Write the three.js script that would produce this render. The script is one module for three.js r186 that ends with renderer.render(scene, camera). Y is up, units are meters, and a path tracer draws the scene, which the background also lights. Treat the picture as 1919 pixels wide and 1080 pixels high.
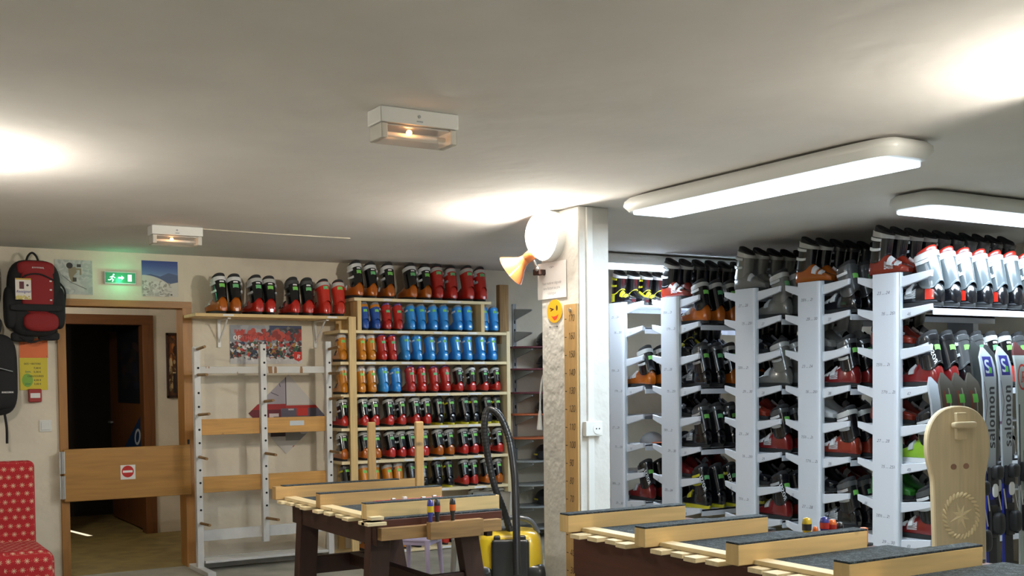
import * as THREE from 'three';
import { RoundedBoxGeometry } from 'three/addons/geometries/RoundedBoxGeometry.js';
import { mergeGeometries, mergeVertices, toCreasedNormals } from 'three/addons/utils/BufferGeometryUtils.js';
import { RectAreaLightUniformsLib } from 'three/addons/lights/RectAreaLightUniformsLib.js';

RectAreaLightUniformsLib.init();
const V3 = (x, y, z) => new THREE.Vector3(x, y, z);
const scene = new THREE.Scene();
scene.background = new THREE.Color(0.02, 0.02, 0.025);

// ------------------------------------------------------------------ camera
const EYE = 1.38, FOCAL = 2100, CENTRE_Y = 788;
const camRight = V3(0.85439356, -0.01066404, 0.51951701), camUp = V3(0.0273246, 0.99932817, -0.02442478), camFwd = V3(0.51890752, -0.03506397, -0.85411094);
const camera = new THREE.PerspectiveCamera(2 * Math.atan(540 / FOCAL) * 180 / Math.PI, 1919 / 1080, 0.05, 60);
camera.position.set(0, EYE, 0);
camera.quaternion.setFromRotationMatrix(new THREE.Matrix4().makeBasis(camRight, camUp, camFwd.clone().negate()));
camera.setViewOffset(1919, 1080, 0, 540 - CENTRE_Y, 1919, 1080);
scene.add(camera);
const renderer = new THREE.WebGLRenderer({ antialias: true });
renderer.toneMapping = THREE.LinearToneMapping;
renderer.toneMappingExposure = 1.5;
renderer.shadowMap.enabled = true;
const COOL = new THREE.Color(0.70, 0.86, 1.0), WARM = new THREE.Color(1.0, 0.94, 0.83);
const TUBE_POWER = 25, ROUND_POWER = 3.6;
// late sun that reaches the passage through the gap in its outer door
const sun = new THREE.DirectionalLight(new THREE.Color(1, 0.97, 0.95), 9);
const sunDir = V3(0.136, -0.765, 0.75).normalize();
sun.position.set(1.9, 0, -11).addScaledVector(sunDir, -8); sun.target.position.set(1.9, 0, -11);
sun.castShadow = true; sun.shadow.mapSize.set(2048, 2048);
Object.assign(sun.shadow.camera, { left: -8, right: 8, top: 8, bottom: -8, near: 0.5, far: 30 });
scene.add(sun, sun.target);

// surveyed sight lines: where a line of sight meets a plane of the room
const sight = (px, py) => V3().addScaledVector(camRight, px - 959.5).addScaledVector(camUp, CENTRE_Y - py).addScaledVector(camFwd, FOCAL);
const onZ = (px, py, z) => { const d = sight(px, py); return d.multiplyScalar(z / d.z).add(V3(0, EYE, 0)); };
const onX = (px, py, x) => { const d = sight(px, py); return d.multiplyScalar(x / d.x).add(V3(0, EYE, 0)); };
const onY = (px, py, y) => { const d = sight(px, py); return d.multiplyScalar((y - EYE) / d.y).add(V3(0, EYE, 0)); };

// ------------------------------------------------------------------ noise and textures
let seed = 7;
const rnd = () => { seed = (seed * 1664525 + 1013904223) >>> 0; return seed / 4294967296; };
const hash = (x, y, s) => { let h = (x * 374761393 + y * 668265263 + s * 982451653) | 0; h = Math.imul(h ^ (h >>> 13), 1274126177); return ((h ^ (h >>> 16)) >>> 0) / 4294967296; };
function vnoise(x, y, px, py, s) {           // tiling value noise
  const xi = Math.floor(x), yi = Math.floor(y); let fx = x - xi, fy = y - yi; fx = fx * fx * (3 - 2 * fx); fy = fy * fy * (3 - 2 * fy);
  const m = (a, n) => ((a % n) + n) % n, g = (a, b) => hash(m(a, px), m(b, py), s);
  return (g(xi, yi) * (1 - fx) + g(xi + 1, yi) * fx) * (1 - fy) + (g(xi, yi + 1) * (1 - fx) + g(xi + 1, yi + 1) * fx) * fy;
}
function dataTex(w, h, fn, srgb = true, rx = 1, ry = 1) {
  const d = new Uint8Array(w * h * 4);
  for (let j = 0; j < h; j++) for (let i = 0; i < w; i++) { const c = fn(i / w, j / h), k = (j * w + i) * 4; d[k] = c[0]; d[k + 1] = c[1]; d[k + 2] = c[2]; d[k + 3] = 255; }
  const t = new THREE.DataTexture(d, w, h); t.wrapS = t.wrapT = THREE.RepeatWrapping; t.magFilter = THREE.LinearFilter; t.minFilter = THREE.LinearMipmapLinearFilter; t.generateMipmaps = true;
  if (srgb) t.colorSpace = THREE.SRGBColorSpace; t.repeat.set(rx, ry); t.needsUpdate = true; return t;
}
function canvasTex(w, h, draw) {
  const c = document.createElement('canvas'); c.width = w; c.height = h; const g = c.getContext('2d'); draw(g, w, h);
  const t = new THREE.CanvasTexture(c); t.colorSpace = THREE.SRGBColorSpace; t.anisotropy = 4; return t;
}
const fbm = (u, v, fx, fy, s, n = 4) => { let a = 0, k = 0.5, q = 0; for (let i = 0; i < n; i++) { a += k * vnoise(u * fx, v * fy, fx, fy, s + i); q += k; k *= 0.5; fx *= 2; fy *= 2; } return a / q; };
function woodTex(r, g, b, amp, s, knots = 0) {           // grain along u
  const kn = Array.from({ length: knots }, (_, i) => [hash(i, 1, s), hash(i, 2, s), 0.012 + 0.012 * hash(i, 3, s)]);
  return dataTex(512, 256, (u, v) => {
    const wv = v + 0.03 * (vnoise(u * 3, v * 4, 3, 4, s + 20) - 0.5);
    let k = 0.55 * fbm(u, ((wv % 1) + 1) % 1, 2, 24, s) + 0.45 * fbm(u, ((wv % 1) + 1) % 1, 6, 90, s + 9, 2);
    let m = 1 + amp * (k - 0.5) * 2;
    for (const [a, c, q] of kn) { const dd = Math.hypot((u - a), (v - c) * 0.5); if (dd < q) m *= 0.55 + 0.45 * dd / q; }
    return [Math.min(255, r * m), Math.min(255, g * m), Math.min(255, b * m)];
  });
}
const plasterBump = dataTex(256, 256, (u, v) => { const k = 255 * fbm(u, v, 24, 24, 3, 3); return [k, k, k]; }, false);
const speckle = (r, g, b, amp, f, s) => dataTex(256, 256, (u, v) => { const m = 1 + amp * (fbm(u, v, f, f, s, 4) - 0.5) * 2; return [Math.min(255, r * m), Math.min(255, g * m), Math.min(255, b * m)]; });

// ------------------------------------------------------------------ materials
const std = (color, roughness = 0.7, more = {}) => new THREE.MeshStandardMaterial({ color, roughness, ...more });
const gloss = (color, roughness = 0.28, more = {}) => new THREE.MeshPhysicalMaterial({ color, roughness, clearcoat: 0.7, clearcoatRoughness: 0.12, ...more });
const lin = (r, g, b) => new THREE.Color().setRGB(r, g, b);
const M = {
  wall: std(0xffffff, 0.9, { map: speckle(224, 214, 195, 0.05, 6, 11), bumpMap: plasterBump, bumpScale: 0.003 }),
  ceiling: std(0xffffff, 0.95, { map: speckle(226, 221, 216, 0.035, 5, 31), bumpMap: plasterBump, bumpScale: 0.002 }),
  pillar: std(0xffffff, 0.9, { map: speckle(212, 209, 203, 0.04, 8, 51), bumpMap: plasterBump, bumpScale: 0.004 }),
  floor: std(0xffffff, 0.55, { map: speckle(158, 154, 140, 0.16, 10, 71) }),
  passageFloor: std(0xffffff, 0.6, { map: speckle(140, 122, 74, 0.2, 10, 91) }),
  pine: std(0xffffff, 0.6, { map: woodTex(222, 190, 132, 0.12, 101, 3) }),
  pinePale: std(0xffffff, 0.6, { map: woodTex(236, 216, 172, 0.08, 131, 2) }),
  doorWood: std(0xffffff, 0.45, { map: woodTex(166, 116, 58, 0.16, 151) }),
  doorDark: std(0xffffff, 0.45, { map: woodTex(112, 68, 32, 0.18, 161) }),
  gateWood: std(0xffffff, 0.42, { map: woodTex(168, 122, 58, 0.13, 171, 1) }),
  plank: std(0xffffff, 0.55, { map: woodTex(202, 150, 80, 0.14, 181, 3) }),
  stick: std(0xffffff, 0.6, { map: woodTex(196, 158, 102, 0.12, 241, 2) }),
  brown: std(0xffffff, 0.5, { map: woodTex(82, 40, 24, 0.22, 191) }),
  darkLeg: std(0xffffff, 0.55, { map: woodTex(58, 33, 24, 0.22, 201) }),
  boardWood: std(0xffffff, 0.5, { map: woodTex(214, 194, 156, 0.08, 211) }),
  roughWood: std(0xffffff, 0.7, { map: woodTex(150, 116, 72, 0.3, 221, 4) }),
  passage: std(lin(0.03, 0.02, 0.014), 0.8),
  whitePaint: std(0xffffff, 0.5, { map: speckle(214, 212, 208, 0.06, 10, 231) }),
  rackPaint: std(lin(0.72, 0.74, 0.80), 0.38, { metalness: 0 }),
  rackEdge: std(lin(0.60, 0.64, 0.68), 0.3, { metalness: 0.3 }),
  greyMetal: std(lin(0.34, 0.36, 0.37), 0.4, { metalness: 0.5 }),
  steel: std(lin(0.6, 0.6, 0.6), 0.3, { metalness: 0.9 }),
  hole: std(lin(0.012, 0.011, 0.011), 0.9),
  black: std(lin(0.012, 0.012, 0.014), 0.5),
  blackCloth: std(lin(0.014, 0.014, 0.016), 0.85),
  white: std(lin(0.8, 0.8, 0.79), 0.4),
  paper: std(lin(0.82, 0.82, 0.82), 0.8),
  plasticWhite: std(lin(0.74, 0.74, 0.71), 0.35),
  carpet: std(0xffffff, 1.0, { map: dataTex(512, 512, (u, v) => { const k = 0.35 + 1.3 * hash(u * 512 | 0, v * 512 | 0, 5) * (0.6 + 0.8 * vnoise(u * 90, v * 90, 90, 90, 8)) * 0.8; return [62 * k, 72 * k, 78 * k]; }), bumpMap: dataTex(256, 256, (u, v) => { const k = 255 * hash(u * 256 | 0, v * 256 | 0, 15); return [k, k, k]; }, false), bumpScale: 0.004 }),
};
const glow = (color, k) => new THREE.MeshStandardMaterial({ color: 0xffffff, roughness: 0.5, emissive: color, emissiveIntensity: k });
const printMat = (tex, more = {}) => new THREE.MeshStandardMaterial({ map: tex, roughness: 0.55, ...more });
const inkMat = (tex) => new THREE.MeshStandardMaterial({ map: tex, roughness: 0.6, transparent: true });

// ------------------------------------------------------------------ builders
const taken = {};
const numbered = (n) => { const k = taken[n] = (taken[n] ?? -1) + 1; return k ? n + '_' + String(k).padStart(3, '0') : n; };
function shade(o) { o.traverse((m) => { if (m.isMesh) { m.castShadow = true; m.receiveShadow = true; } }); return o; }
function thing(name, label, category, pos = V3(0, 0, 0), turn = 0, group) {
  const o = new THREE.Group(); o.name = numbered(name); o.position.copy(pos); o.rotation.y = turn; o.userData = { label, category };
  if (group) o.userData.group = group; scene.add(o); return o;
}
function part(name, geo, mat, parent, label) {
  const m = new THREE.Mesh(Array.isArray(geo) ? mergeGeometries(geo.map((g) => { const q = g.index ? g.toNonIndexed() : g; for (const k of Object.keys(q.attributes)) if (!['position', 'normal', 'uv'].includes(k)) q.deleteAttribute(k); return q; })) : geo, mat);
  m.name = name; m.castShadow = m.receiveShadow = true; if (label) m.userData.label = label; parent.add(m); return m;
}
function single(name, label, category, geo, mat, pos, turn = 0, group) {
  const m = part(numbered(name), geo, mat, scene); m.userData = { label, category }; if (group) m.userData.group = group;
  if (pos) m.position.copy(pos); m.rotation.y = turn; return m;
}
function struct(name, geo, mat, parent = scene) { const m = part(name, geo, mat, parent); if (parent === scene) m.userData.kind = 'structure'; return m; }
function grain(g, axis = 'x', s = 1, off = 0) {            // box-projected uv in metres, u runs along the axis
  if (g.index) g = g.toNonIndexed();
  const p = g.attributes.position, n = g.attributes.normal, uv = new Float32Array(p.count * 2), o = { x: 0, y: 1, z: 2 }[axis];
  for (let i = 0; i < p.count; i++) {
    const P = [p.getX(i), p.getY(i), p.getZ(i)], N = [Math.abs(n.getX(i)), Math.abs(n.getY(i)), Math.abs(n.getZ(i))];
    const d = N[0] > N[1] && N[0] > N[2] ? 0 : N[1] > N[2] ? 1 : 2; const rest = [0, 1, 2].filter((k) => k !== d);
    const a = rest.includes(o) ? o : rest[0], b = rest.find((k) => k !== a);
    uv[i * 2] = P[a] * s + off; uv[i * 2 + 1] = P[b] * s + off * 1.7;
  }
  g.setAttribute('uv', new THREE.BufferAttribute(uv, 2)); return g;
}
function box(x0, x1, y0, y1, z0, z1, r = 0.003, axis, off = 0) {
  const w = Math.abs(x1 - x0), h = Math.abs(y1 - y0), d = Math.abs(z1 - z0), m = Math.min(w, h, d);
  const g = r > 0 ? new RoundedBoxGeometry(w, h, d, 1, Math.min(r, m * 0.45)) : new THREE.BoxGeometry(w, h, d);
  g.translate((x0 + x1) / 2, (y0 + y1) / 2, (z0 + z1) / 2);
  return grain(g, axis ?? (w >= h && w >= d ? 'x' : h >= d ? 'y' : 'z'), 1, off || (x0 * 3.1 + y0 * 1.7 + z0 * 0.9));
}
function tube(pts, r, seg = 24, rad = 8, closed = false) { return new THREE.TubeGeometry(new THREE.CatmullRomCurve3(pts, closed, 'centripetal'), seg, r, rad, closed); }
function rod(a, b, r, r2 = r, n = 10) {
  const g = new THREE.CylinderGeometry(r2, r, a.distanceTo(b), n); g.applyQuaternion(new THREE.Quaternion().setFromUnitVectors(V3(0, 1, 0), b.clone().sub(a).normalize()));
  return g.translate((a.x + b.x) / 2, (a.y + b.y) / 2, (a.z + b.z) / 2);
}
function loft(rings, cap0 = false, cap1 = false) {          // rings of equal length, closed
  const n = rings[0].length, pos = [], uv = [], idx = [];
  rings.forEach((r, j) => { for (let i = 0; i <= n; i++) { const q = r[i % n]; pos.push(q[0], q[1], q[2]); uv.push(i / n, j / (rings.length - 1)); } });
  const q = n + 1;
  for (let j = 0; j < rings.length - 1; j++) for (let i = 0; i < n; i++) { const a = j * q + i, b = a + 1, c = a + q, d = c + 1; idx.push(a, b, c, b, d, c); }
  for (const [on, j, flip] of [[cap0, 0, true], [cap1, rings.length - 1, false]]) if (on) {
    const c = [0, 0, 0]; rings[j].forEach((r) => { c[0] += r[0] / n; c[1] += r[1] / n; c[2] += r[2] / n; });
    const k = pos.length / 3; pos.push(...c); uv.push(0.5, 0.5); for (let i = 0; i < n; i++) { pos.push(...rings[j][i]); uv.push(0.5, 0.5); }
    for (let i = 0; i < n; i++) { const a = k + 1 + i, b = k + 1 + (i + 1) % n; flip ? idx.push(k, b, a) : idx.push(k, a, b); }
  }
  const g = new THREE.BufferGeometry(); g.setAttribute('position', new THREE.Float32BufferAttribute(pos, 3)); g.setAttribute('uv', new THREE.Float32BufferAttribute(uv, 2)); g.setIndex(idx); g.computeVertexNormals();
  const nn = g.attributes.normal;                           // weld the seam's normals
  for (let j = 0; j < rings.length; j++) { const a = j * q, b = a + n, s = V3(nn.getX(a) + nn.getX(b), nn.getY(a) + nn.getY(b), nn.getZ(a) + nn.getZ(b)).normalize(); nn.setXYZ(a, s.x, s.y, s.z); nn.setXYZ(b, s.x, s.y, s.z); }
  return g;
}
function slab(S, a0, a1, b0, b1, t, na = 2, nb = 4, lift = 0) {   // a plate of thickness t that follows surface S(a, b)
  const P = (a, b) => V3(...S(a, b)), e = 1e-3, pos = [], uv = [], idx = [];
  const nrm = (a, b) => { const q = P(a, b); return P(a + e, b).sub(q).cross(P(a, b + e).sub(q)).normalize(); };
  let sgn = 0;
  for (const k of [1, 0]) for (let i = 0; i <= na; i++) for (let j = 0; j <= nb; j++) {
    const a = a0 + (a1 - a0) * i / na, b = b0 + (b1 - b0) * j / nb, n = nrm(a, b), q = P(a, b);
    if (!sgn) sgn = n.dot(V3(q.x, 0, q.z + 0.02)) > 0 ? 1 : -1;
    q.addScaledVector(n, sgn * (lift + (k ? t : -0.002))); pos.push(q.x, q.y, q.z); uv.push(j / nb, i / na);
  }
  const q = nb + 1, N = (na + 1) * q, id = (i, j, k) => (k ? 0 : N) + i * q + j, f = (a, b, c, d) => sgn > 0 ? idx.push(a, b, c, a, c, d) : idx.push(a, c, b, a, d, c);
  for (let i = 0; i < na; i++) for (let j = 0; j < nb; j++) f(id(i, j, 1), id(i + 1, j, 1), id(i + 1, j + 1, 1), id(i, j + 1, 1));
  for (let i = 0; i < na; i++) { f(id(i, 0, 0), id(i + 1, 0, 0), id(i + 1, 0, 1), id(i, 0, 1)); f(id(i, nb, 1), id(i + 1, nb, 1), id(i + 1, nb, 0), id(i, nb, 0)); }
  for (let j = 0; j < nb; j++) { f(id(0, j, 1), id(0, j + 1, 1), id(0, j + 1, 0), id(0, j, 0)); f(id(na, j, 0), id(na, j + 1, 0), id(na, j + 1, 1), id(na, j, 1)); }
  let g = new THREE.BufferGeometry(); g.setAttribute('position', new THREE.Float32BufferAttribute(pos, 3)); g.setAttribute('uv', new THREE.Float32BufferAttribute(uv, 2)); g.setIndex(idx);
  g.computeVertexNormals(); return toCreasedNormals(g, 0.7);
}
function mirror(g) {
  g = g.clone(); g.scale(-1, 1, 1);
  if (g.index) { const a = g.index.array; for (let i = 0; i < a.length; i += 3) { const t = a[i]; a[i] = a[i + 1]; a[i + 1] = t; } }
  else for (const k of Object.keys(g.attributes)) { const at = g.attributes[k], s = at.itemSize, a = at.array; for (let i = 0; i < at.count; i += 3) for (let c = 0; c < s; c++) { const t = a[i * s + c]; a[i * s + c] = a[(i + 1) * s + c]; a[(i + 1) * s + c] = t; } }
  const u = g.attributes.uv; if (u) for (let i = 0; i < u.count; i++) u.setX(i, 1 - u.getX(i));
  const n = g.attributes.normal; if (!g.index) { /* scale() has turned them */ }
  return g;
}
function pillow(w, h, d, e = 0.6, nu = 28, nv = 18) {         // superellipsoid cushion
  const g = new THREE.SphereGeometry(1, nu, nv), p = g.attributes.position, k = (a) => Math.sign(a) * Math.abs(a) ** e;
  for (let i = 0; i < p.count; i++) p.setXYZ(i, k(p.getX(i)) * w / 2, k(p.getY(i)) * h / 2, k(p.getZ(i)) * d / 2);
  g.computeVertexNormals(); return g;
}
function extrude(pts, depth, bevel = 0.002) {
  const g = new THREE.ExtrudeGeometry(pts instanceof THREE.Shape ? pts : new THREE.Shape(pts.map(([x, y]) => new THREE.Vector2(x, y))), { depth: Math.max(1e-4, depth - 2 * bevel), bevelEnabled: bevel > 0, bevelSize: bevel, bevelThickness: bevel, bevelOffset: -bevel, bevelSegments: 1, curveSegments: 14 });
  return g.translate(0, 0, bevel);
}
const card = (w, h, t = 0.002) => new THREE.BoxGeometry(w, h, t);
function printed(name, label, category, tex, w, h, pos, edge = M.paper, t = 0.003, turn = 0) {     // a sheet or board with a print on its face (+z)
  const m = new THREE.Mesh(card(w, h, t), [edge, edge, edge, edge, printMat(tex), edge]); m.name = numbered(name); m.userData = { label, category };
  m.position.copy(pos); m.rotation.y = turn; shade(m); scene.add(m); return m;
}
const ORD = ['first', 'second', 'third', 'fourth', 'fifth', 'sixth', 'seventh', 'eighth', 'ninth', 'tenth', 'eleventh', 'twelfth', 'thirteenth', 'fourteenth', 'fifteenth'];

// ================================================================== THE SETTING
const CEIL = 2.35, WALL = -8.5, XL = -1.6, XR = 7.5, ZF = 2.6, TH = 0.15;
const rep = (m, s) => { m = m.clone(); for (const k of ['map', 'bumpMap']) if (m[k]) { m[k] = m[k].clone(); m[k].repeat.set(s, s); m[k].needsUpdate = true; } return m; };
const flat = (x0, x1, y0, y1, z0, z1) => box(x0, x1, y0, y1, z0, z1, 0);
M.wall = rep(M.wall, 0.8); M.ceiling = rep(M.ceiling, 0.5); M.pillar = rep(M.pillar, 1.2); M.floor = rep(M.floor, 0.7); M.carpet = rep(M.carpet, 0.8);
struct('floor', flat(XL - TH, XR + TH, -0.15, 0, -12.6, ZF + TH), M.floor);
struct('floor_passage', flat(1.0, 3.3, 0, 0.004, -12.42, WALL - 0.05), M.passageFloor);
struct('ceiling', flat(XL - TH, XR + TH, CEIL, CEIL + 0.2, -12.6, ZF + TH), M.ceiling);
const DX0 = 1.42, DX1 = 2.29, DH = 1.965;                     // the doorway in the back wall
struct('wall_back', [flat(XL, DX0, 0, CEIL, WALL - TH, WALL), flat(DX1, XR, 0, CEIL, WALL - TH, WALL), flat(DX0, DX1, DH, CEIL, WALL - TH, WALL)], M.wall);
struct('wall_left', flat(XL - TH, XL, 0, CEIL, WALL - TH, ZF + TH), M.wall);
struct('wall_right', flat(XR, XR + TH, 0, CEIL, WALL - TH, ZF + TH), M.wall);
struct('wall_front', flat(XL, XR, 0, CEIL, ZF, ZF + TH), M.wall);
// passage behind the doorway: cream cross wall with a second frame, dark room beyond
const CZ = -10.6;
struct('wall_passage', [flat(2.53, 3.3, 0, CEIL, CZ - 0.12, CZ), flat(1.0, 2.53, 2.0, CEIL, CZ - 0.12, CZ)], M.wall);
struct('wall_passage_right', flat(3.3, 3.42, 0, CEIL, -12.6, WALL - TH), M.wall);
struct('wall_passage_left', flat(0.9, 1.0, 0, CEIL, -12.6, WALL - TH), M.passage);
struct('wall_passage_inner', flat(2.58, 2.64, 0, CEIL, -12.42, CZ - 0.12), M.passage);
const SX = 1.68;                                               // the gap in the outer door that lets the sun in
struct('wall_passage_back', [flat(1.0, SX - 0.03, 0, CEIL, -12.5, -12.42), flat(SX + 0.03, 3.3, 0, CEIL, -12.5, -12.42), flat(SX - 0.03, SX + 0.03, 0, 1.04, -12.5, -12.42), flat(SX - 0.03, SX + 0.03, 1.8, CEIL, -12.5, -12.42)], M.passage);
{ // door frames
  const d = new THREE.Group(); d.name = 'door_1'; d.userData.kind = 'structure'; scene.add(d);
  part('jamb', box(DX0 - 0.035, DX0 + 0.022, 0, DH + 0.02, WALL - TH, WALL + 0.025), M.doorWood, d);
  part('jamb', box(DX1 - 0.022, DX1 + 0.05, 0, DH + 0.02, WALL - TH, WALL + 0.025), M.doorWood, d);
  part('head', box(DX0 - 0.035, DX1 + 0.05, DH - 0.015, DH + 0.035, WALL - TH, WALL + 0.026), M.doorWood, d);
  part('strike_plate', box(DX1 - 0.004, DX1 + 0.012, 0.93, 0.965, WALL + 0.024, WALL + 0.03), M.black, d);
  const e = new THREE.Group(); e.name = 'door_2'; e.userData.kind = 'structure'; scene.add(e);
  part('jamb', box(2.46, 2.56, 0, 2.02, CZ - 0.12, CZ + 0.03), M.doorDark, e);
  part('jamb', box(1.55, 1.65, 0, 2.02, CZ - 0.12, CZ + 0.03), M.doorDark, e);
  part('head', box(1.55, 2.56, 1.93, 2.02, CZ - 0.12, CZ + 0.031), M.doorDark, e);
  part('door_leaf', box(2.49, 2.535, 0.02, 1.93, -12.15, CZ - 0.13), M.doorDark, e, 'brown wooden door standing open into the dark passage');
  part('lever_handle', [rod(V3(2.49, 1.0, -12.05), V3(2.45, 1.0, -12.05), 0.01), rod(V3(2.45, 1.0, -12.06), V3(2.45, 1.0, -11.93), 0.009)], M.steel, e);
}
// pillar with cable duct
const PX = 3.575, PZ = -5.15;
struct('pillar', box(PX, PX + 0.205, 0, CEIL, PZ - 0.385, PZ, 0.006), M.pillar);
{
  const duct = single('cable_duct', 'white cable duct running up the pillar beside the measuring stick', 'cable duct', box(PX + 0.045, PX + 0.085, 0.0, CEIL - 0.005, PZ, PZ + 0.016, 0.003), M.plasticWhite);
}
struct('pillar_left', box(-0.15, 0.28, 0, CEIL, -5.35, -5.0, 0.006), M.pillar);
struct('pillar_near', box(PX, PX + 0.205, 0, CEIL, -2.1, -1.75, 0.006), M.pillar);

// ================================================================== LIGHTS OF THE ROOM
function tubeLamp(label, pos, len, alongX) {                   // ceiling fluorescent fitting with a prismatic diffuser
  const t = thing('ceiling_light', label, 'ceiling light', pos, alongX ? Math.PI / 2 : 0, 'fluorescent ceiling lights');
  const w = 0.33, h = 0.085, L = len / 2, prof = (k) => { const r = []; for (let i = 0; i < 24; i++) { const a = i / 24 * Math.PI * 2, c = Math.cos(a), s = Math.sin(a); r.push([Math.sign(c) * Math.abs(c) ** 0.35 * (w / 2) * k, s, 0]); } return r; };
  const hs = [[-0.012, 0.86], [-0.03, 0.98], [-0.055, 1.0], [-h, 0.86]];
  const ring = (y, k) => { const r = []; for (let i = 0; i < 40; i++) { const a = i / 40 * Math.PI * 2, c = Math.cos(a), s = Math.sin(a); r.push([Math.sign(c) * Math.abs(c) ** 0.3 * (w / 2) * k, y, -Math.sign(s) * Math.abs(s) ** 0.22 * (L - w / 2 * (1 - k) * 1.2)]); } return r; };
  part('housing', loft(hs.map(([y, k]) => ring(y, k)), true, true), M.plasticWhite, t);
  part('mounting_plate', box(-0.07, 0.07, -0.014, 0, -L * 0.86, L * 0.86, 0.002), M.plasticWhite, t);
  part('diffuser', box(-w * 0.36, w * 0.41, -h - 0.018, -h + 0.012, -L + 0.09, L - 0.09, 0.006), glow(COOL, 2.6), t);
  const ribs = []; for (let z = -L + 0.1; z < L - 0.1; z += 0.032) ribs.push(rod(V3(w * 0.41, -h - 0.004, z), V3(w * 0.41, -h - 0.004, z + 0.028), 0.012, 0.012, 6));
  const rb = part('ribbed_edge', ribs, glow(COOL, 0.8), t);
  const a = new THREE.RectAreaLight(COOL, TUBE_POWER, w * 0.7, len - 0.2); a.position.set(0, -h - 0.024, 0); a.rotation.x = -Math.PI / 2; t.add(a);
  return t;
}
tubeLamp('long white fluorescent ceiling light in front of the pillar', V3(3.75, CEIL, -3.92), 1.80, false);
tubeLamp('white fluorescent ceiling light cut by the right edge, above the skis', V3(5.72, CEIL, -3.95), 1.80, true);
tubeLamp('fluorescent ceiling light behind the pillar, half hidden by boots', V3(5.65, CEIL, -7.0), 1.80, true);
tubeLamp('fluorescent ceiling light behind the camera, out of view', V3(1.2, CEIL, 0.9), 1.80, true);
function roundLamp(label, pos, turn, share = 1) {                          // bulkhead lamp on a wall, dome towards +z
  const t = thing('bulkhead_lamp', label, 'wall lamp', pos, turn, 'round bulkhead lamps');
  const base = new THREE.CylinderGeometry(0.145, 0.15, 0.055, 36).rotateX(Math.PI / 2).translate(0, 0, 0.0275); part('base_ring', base, M.plasticWhite, t);
  const p = []; for (let i = 0; i <= 12; i++) { const a = i / 12 * Math.PI / 2; p.push(new THREE.Vector2(0.138 * Math.cos(a) + 1e-4, 0.09 * Math.sin(a) ** 0.9)); }
  part('dome', new THREE.LatheGeometry(p, 36).rotateX(Math.PI / 2).translate(0, 0, 0.054), glow(WARM, 4), t);
  const l = new THREE.PointLight(WARM, ROUND_POWER * share, 0, 2); l.position.set(0, 0, 0.078); l.castShadow = true; l.shadow.radius = 1.2; l.shadow.mapSize.set(1024, 1024); t.add(l);
  return t;
}
{
  const c = onX(1034, 442, PX); roundLamp('round glowing bulkhead lamp at the top of the pillar', V3(PX, c.y, c.z), -Math.PI / 2);
  roundLamp('round bulkhead lamp inside the passage behind the doorway', V3(1.0, 2.0, -9.4), Math.PI / 2, 0.3);
  roundLamp('round bulkhead lamp on the left pillar outside the frame', V3(0.28, 2.17, -5.18), Math.PI / 2, 0.75);
  roundLamp('round bulkhead lamp on the near pillar outside the frame', V3(PX, 2.17, -1.92), -Math.PI / 2);
}
function emergency(label, pos) {
  const t = thing('emergency_light', label, 'emergency light', pos, 0, 'emergency lights on the ceiling');
  part('housing', box(0, 0.31, -0.055, 0, 0, 0.115, 0.004), M.plasticWhite, t);
  const clear = new THREE.MeshPhysicalMaterial({ color: 0xf4f2ee, roughness: 0.12, transmission: 0.9, thickness: 0, ior: 1.45 });
  part('clear_cover', box(0.004, 0.306, -0.112, -0.056, 0.004, 0.111, 0.006), clear, t);
  part('end_cap', box(0.006, 0.03, -0.108, -0.056, 0.008, 0.107, 0.003), M.plasticWhite, t); part('end_cap', box(0.28, 0.304, -0.108, -0.056, 0.008, 0.107, 0.003), M.plasticWhite, t);
  part('reflector', box(0.03, 0.28, -0.063, -0.057, 0.012, 0.1, 0.001), M.steel, t);
  part('tube', rod(V3(0.03, -0.085, 0.06), V3(0.28, -0.085, 0.06), 0.008), M.paper, t);
  part('pilot_bulb', new THREE.SphereGeometry(0.011, 12, 8).translate(0.125, -0.078, 0.082), glow(lin(1, 0.36, 0.1), 7), t);
  const l = new THREE.PointLight(lin(1, 0.45, 0.15), 0.012, 0, 2); l.position.set(0.125, -0.078, 0.082); l.castShadow = true; t.add(l);
  part('screw', [rod(V3(0.15, -0.025, 0.114), V3(0.15, -0.025, 0.117), 0.006), box(0.14, 0.165, -0.045, -0.04, 0.114, 0.116, 0.001)], M.greyMetal, t);
}
emergency('clear emergency light on the ceiling, the nearer and larger one', V3(1.67, CEIL, -3.725));
emergency('small emergency light on the ceiling near the doorway wall', V3(1.69, CEIL, -7.07));
single('ceiling_cable', 'thin cable along the ceiling from the far emergency light', 'cable', tube([V3(2.0, CEIL - 0.006, -6.97), V3(2.4, CEIL - 0.006, -6.99), V3(3.0, CEIL - 0.004, -7.0)], 0.004, 12, 6), M.wall);

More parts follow.
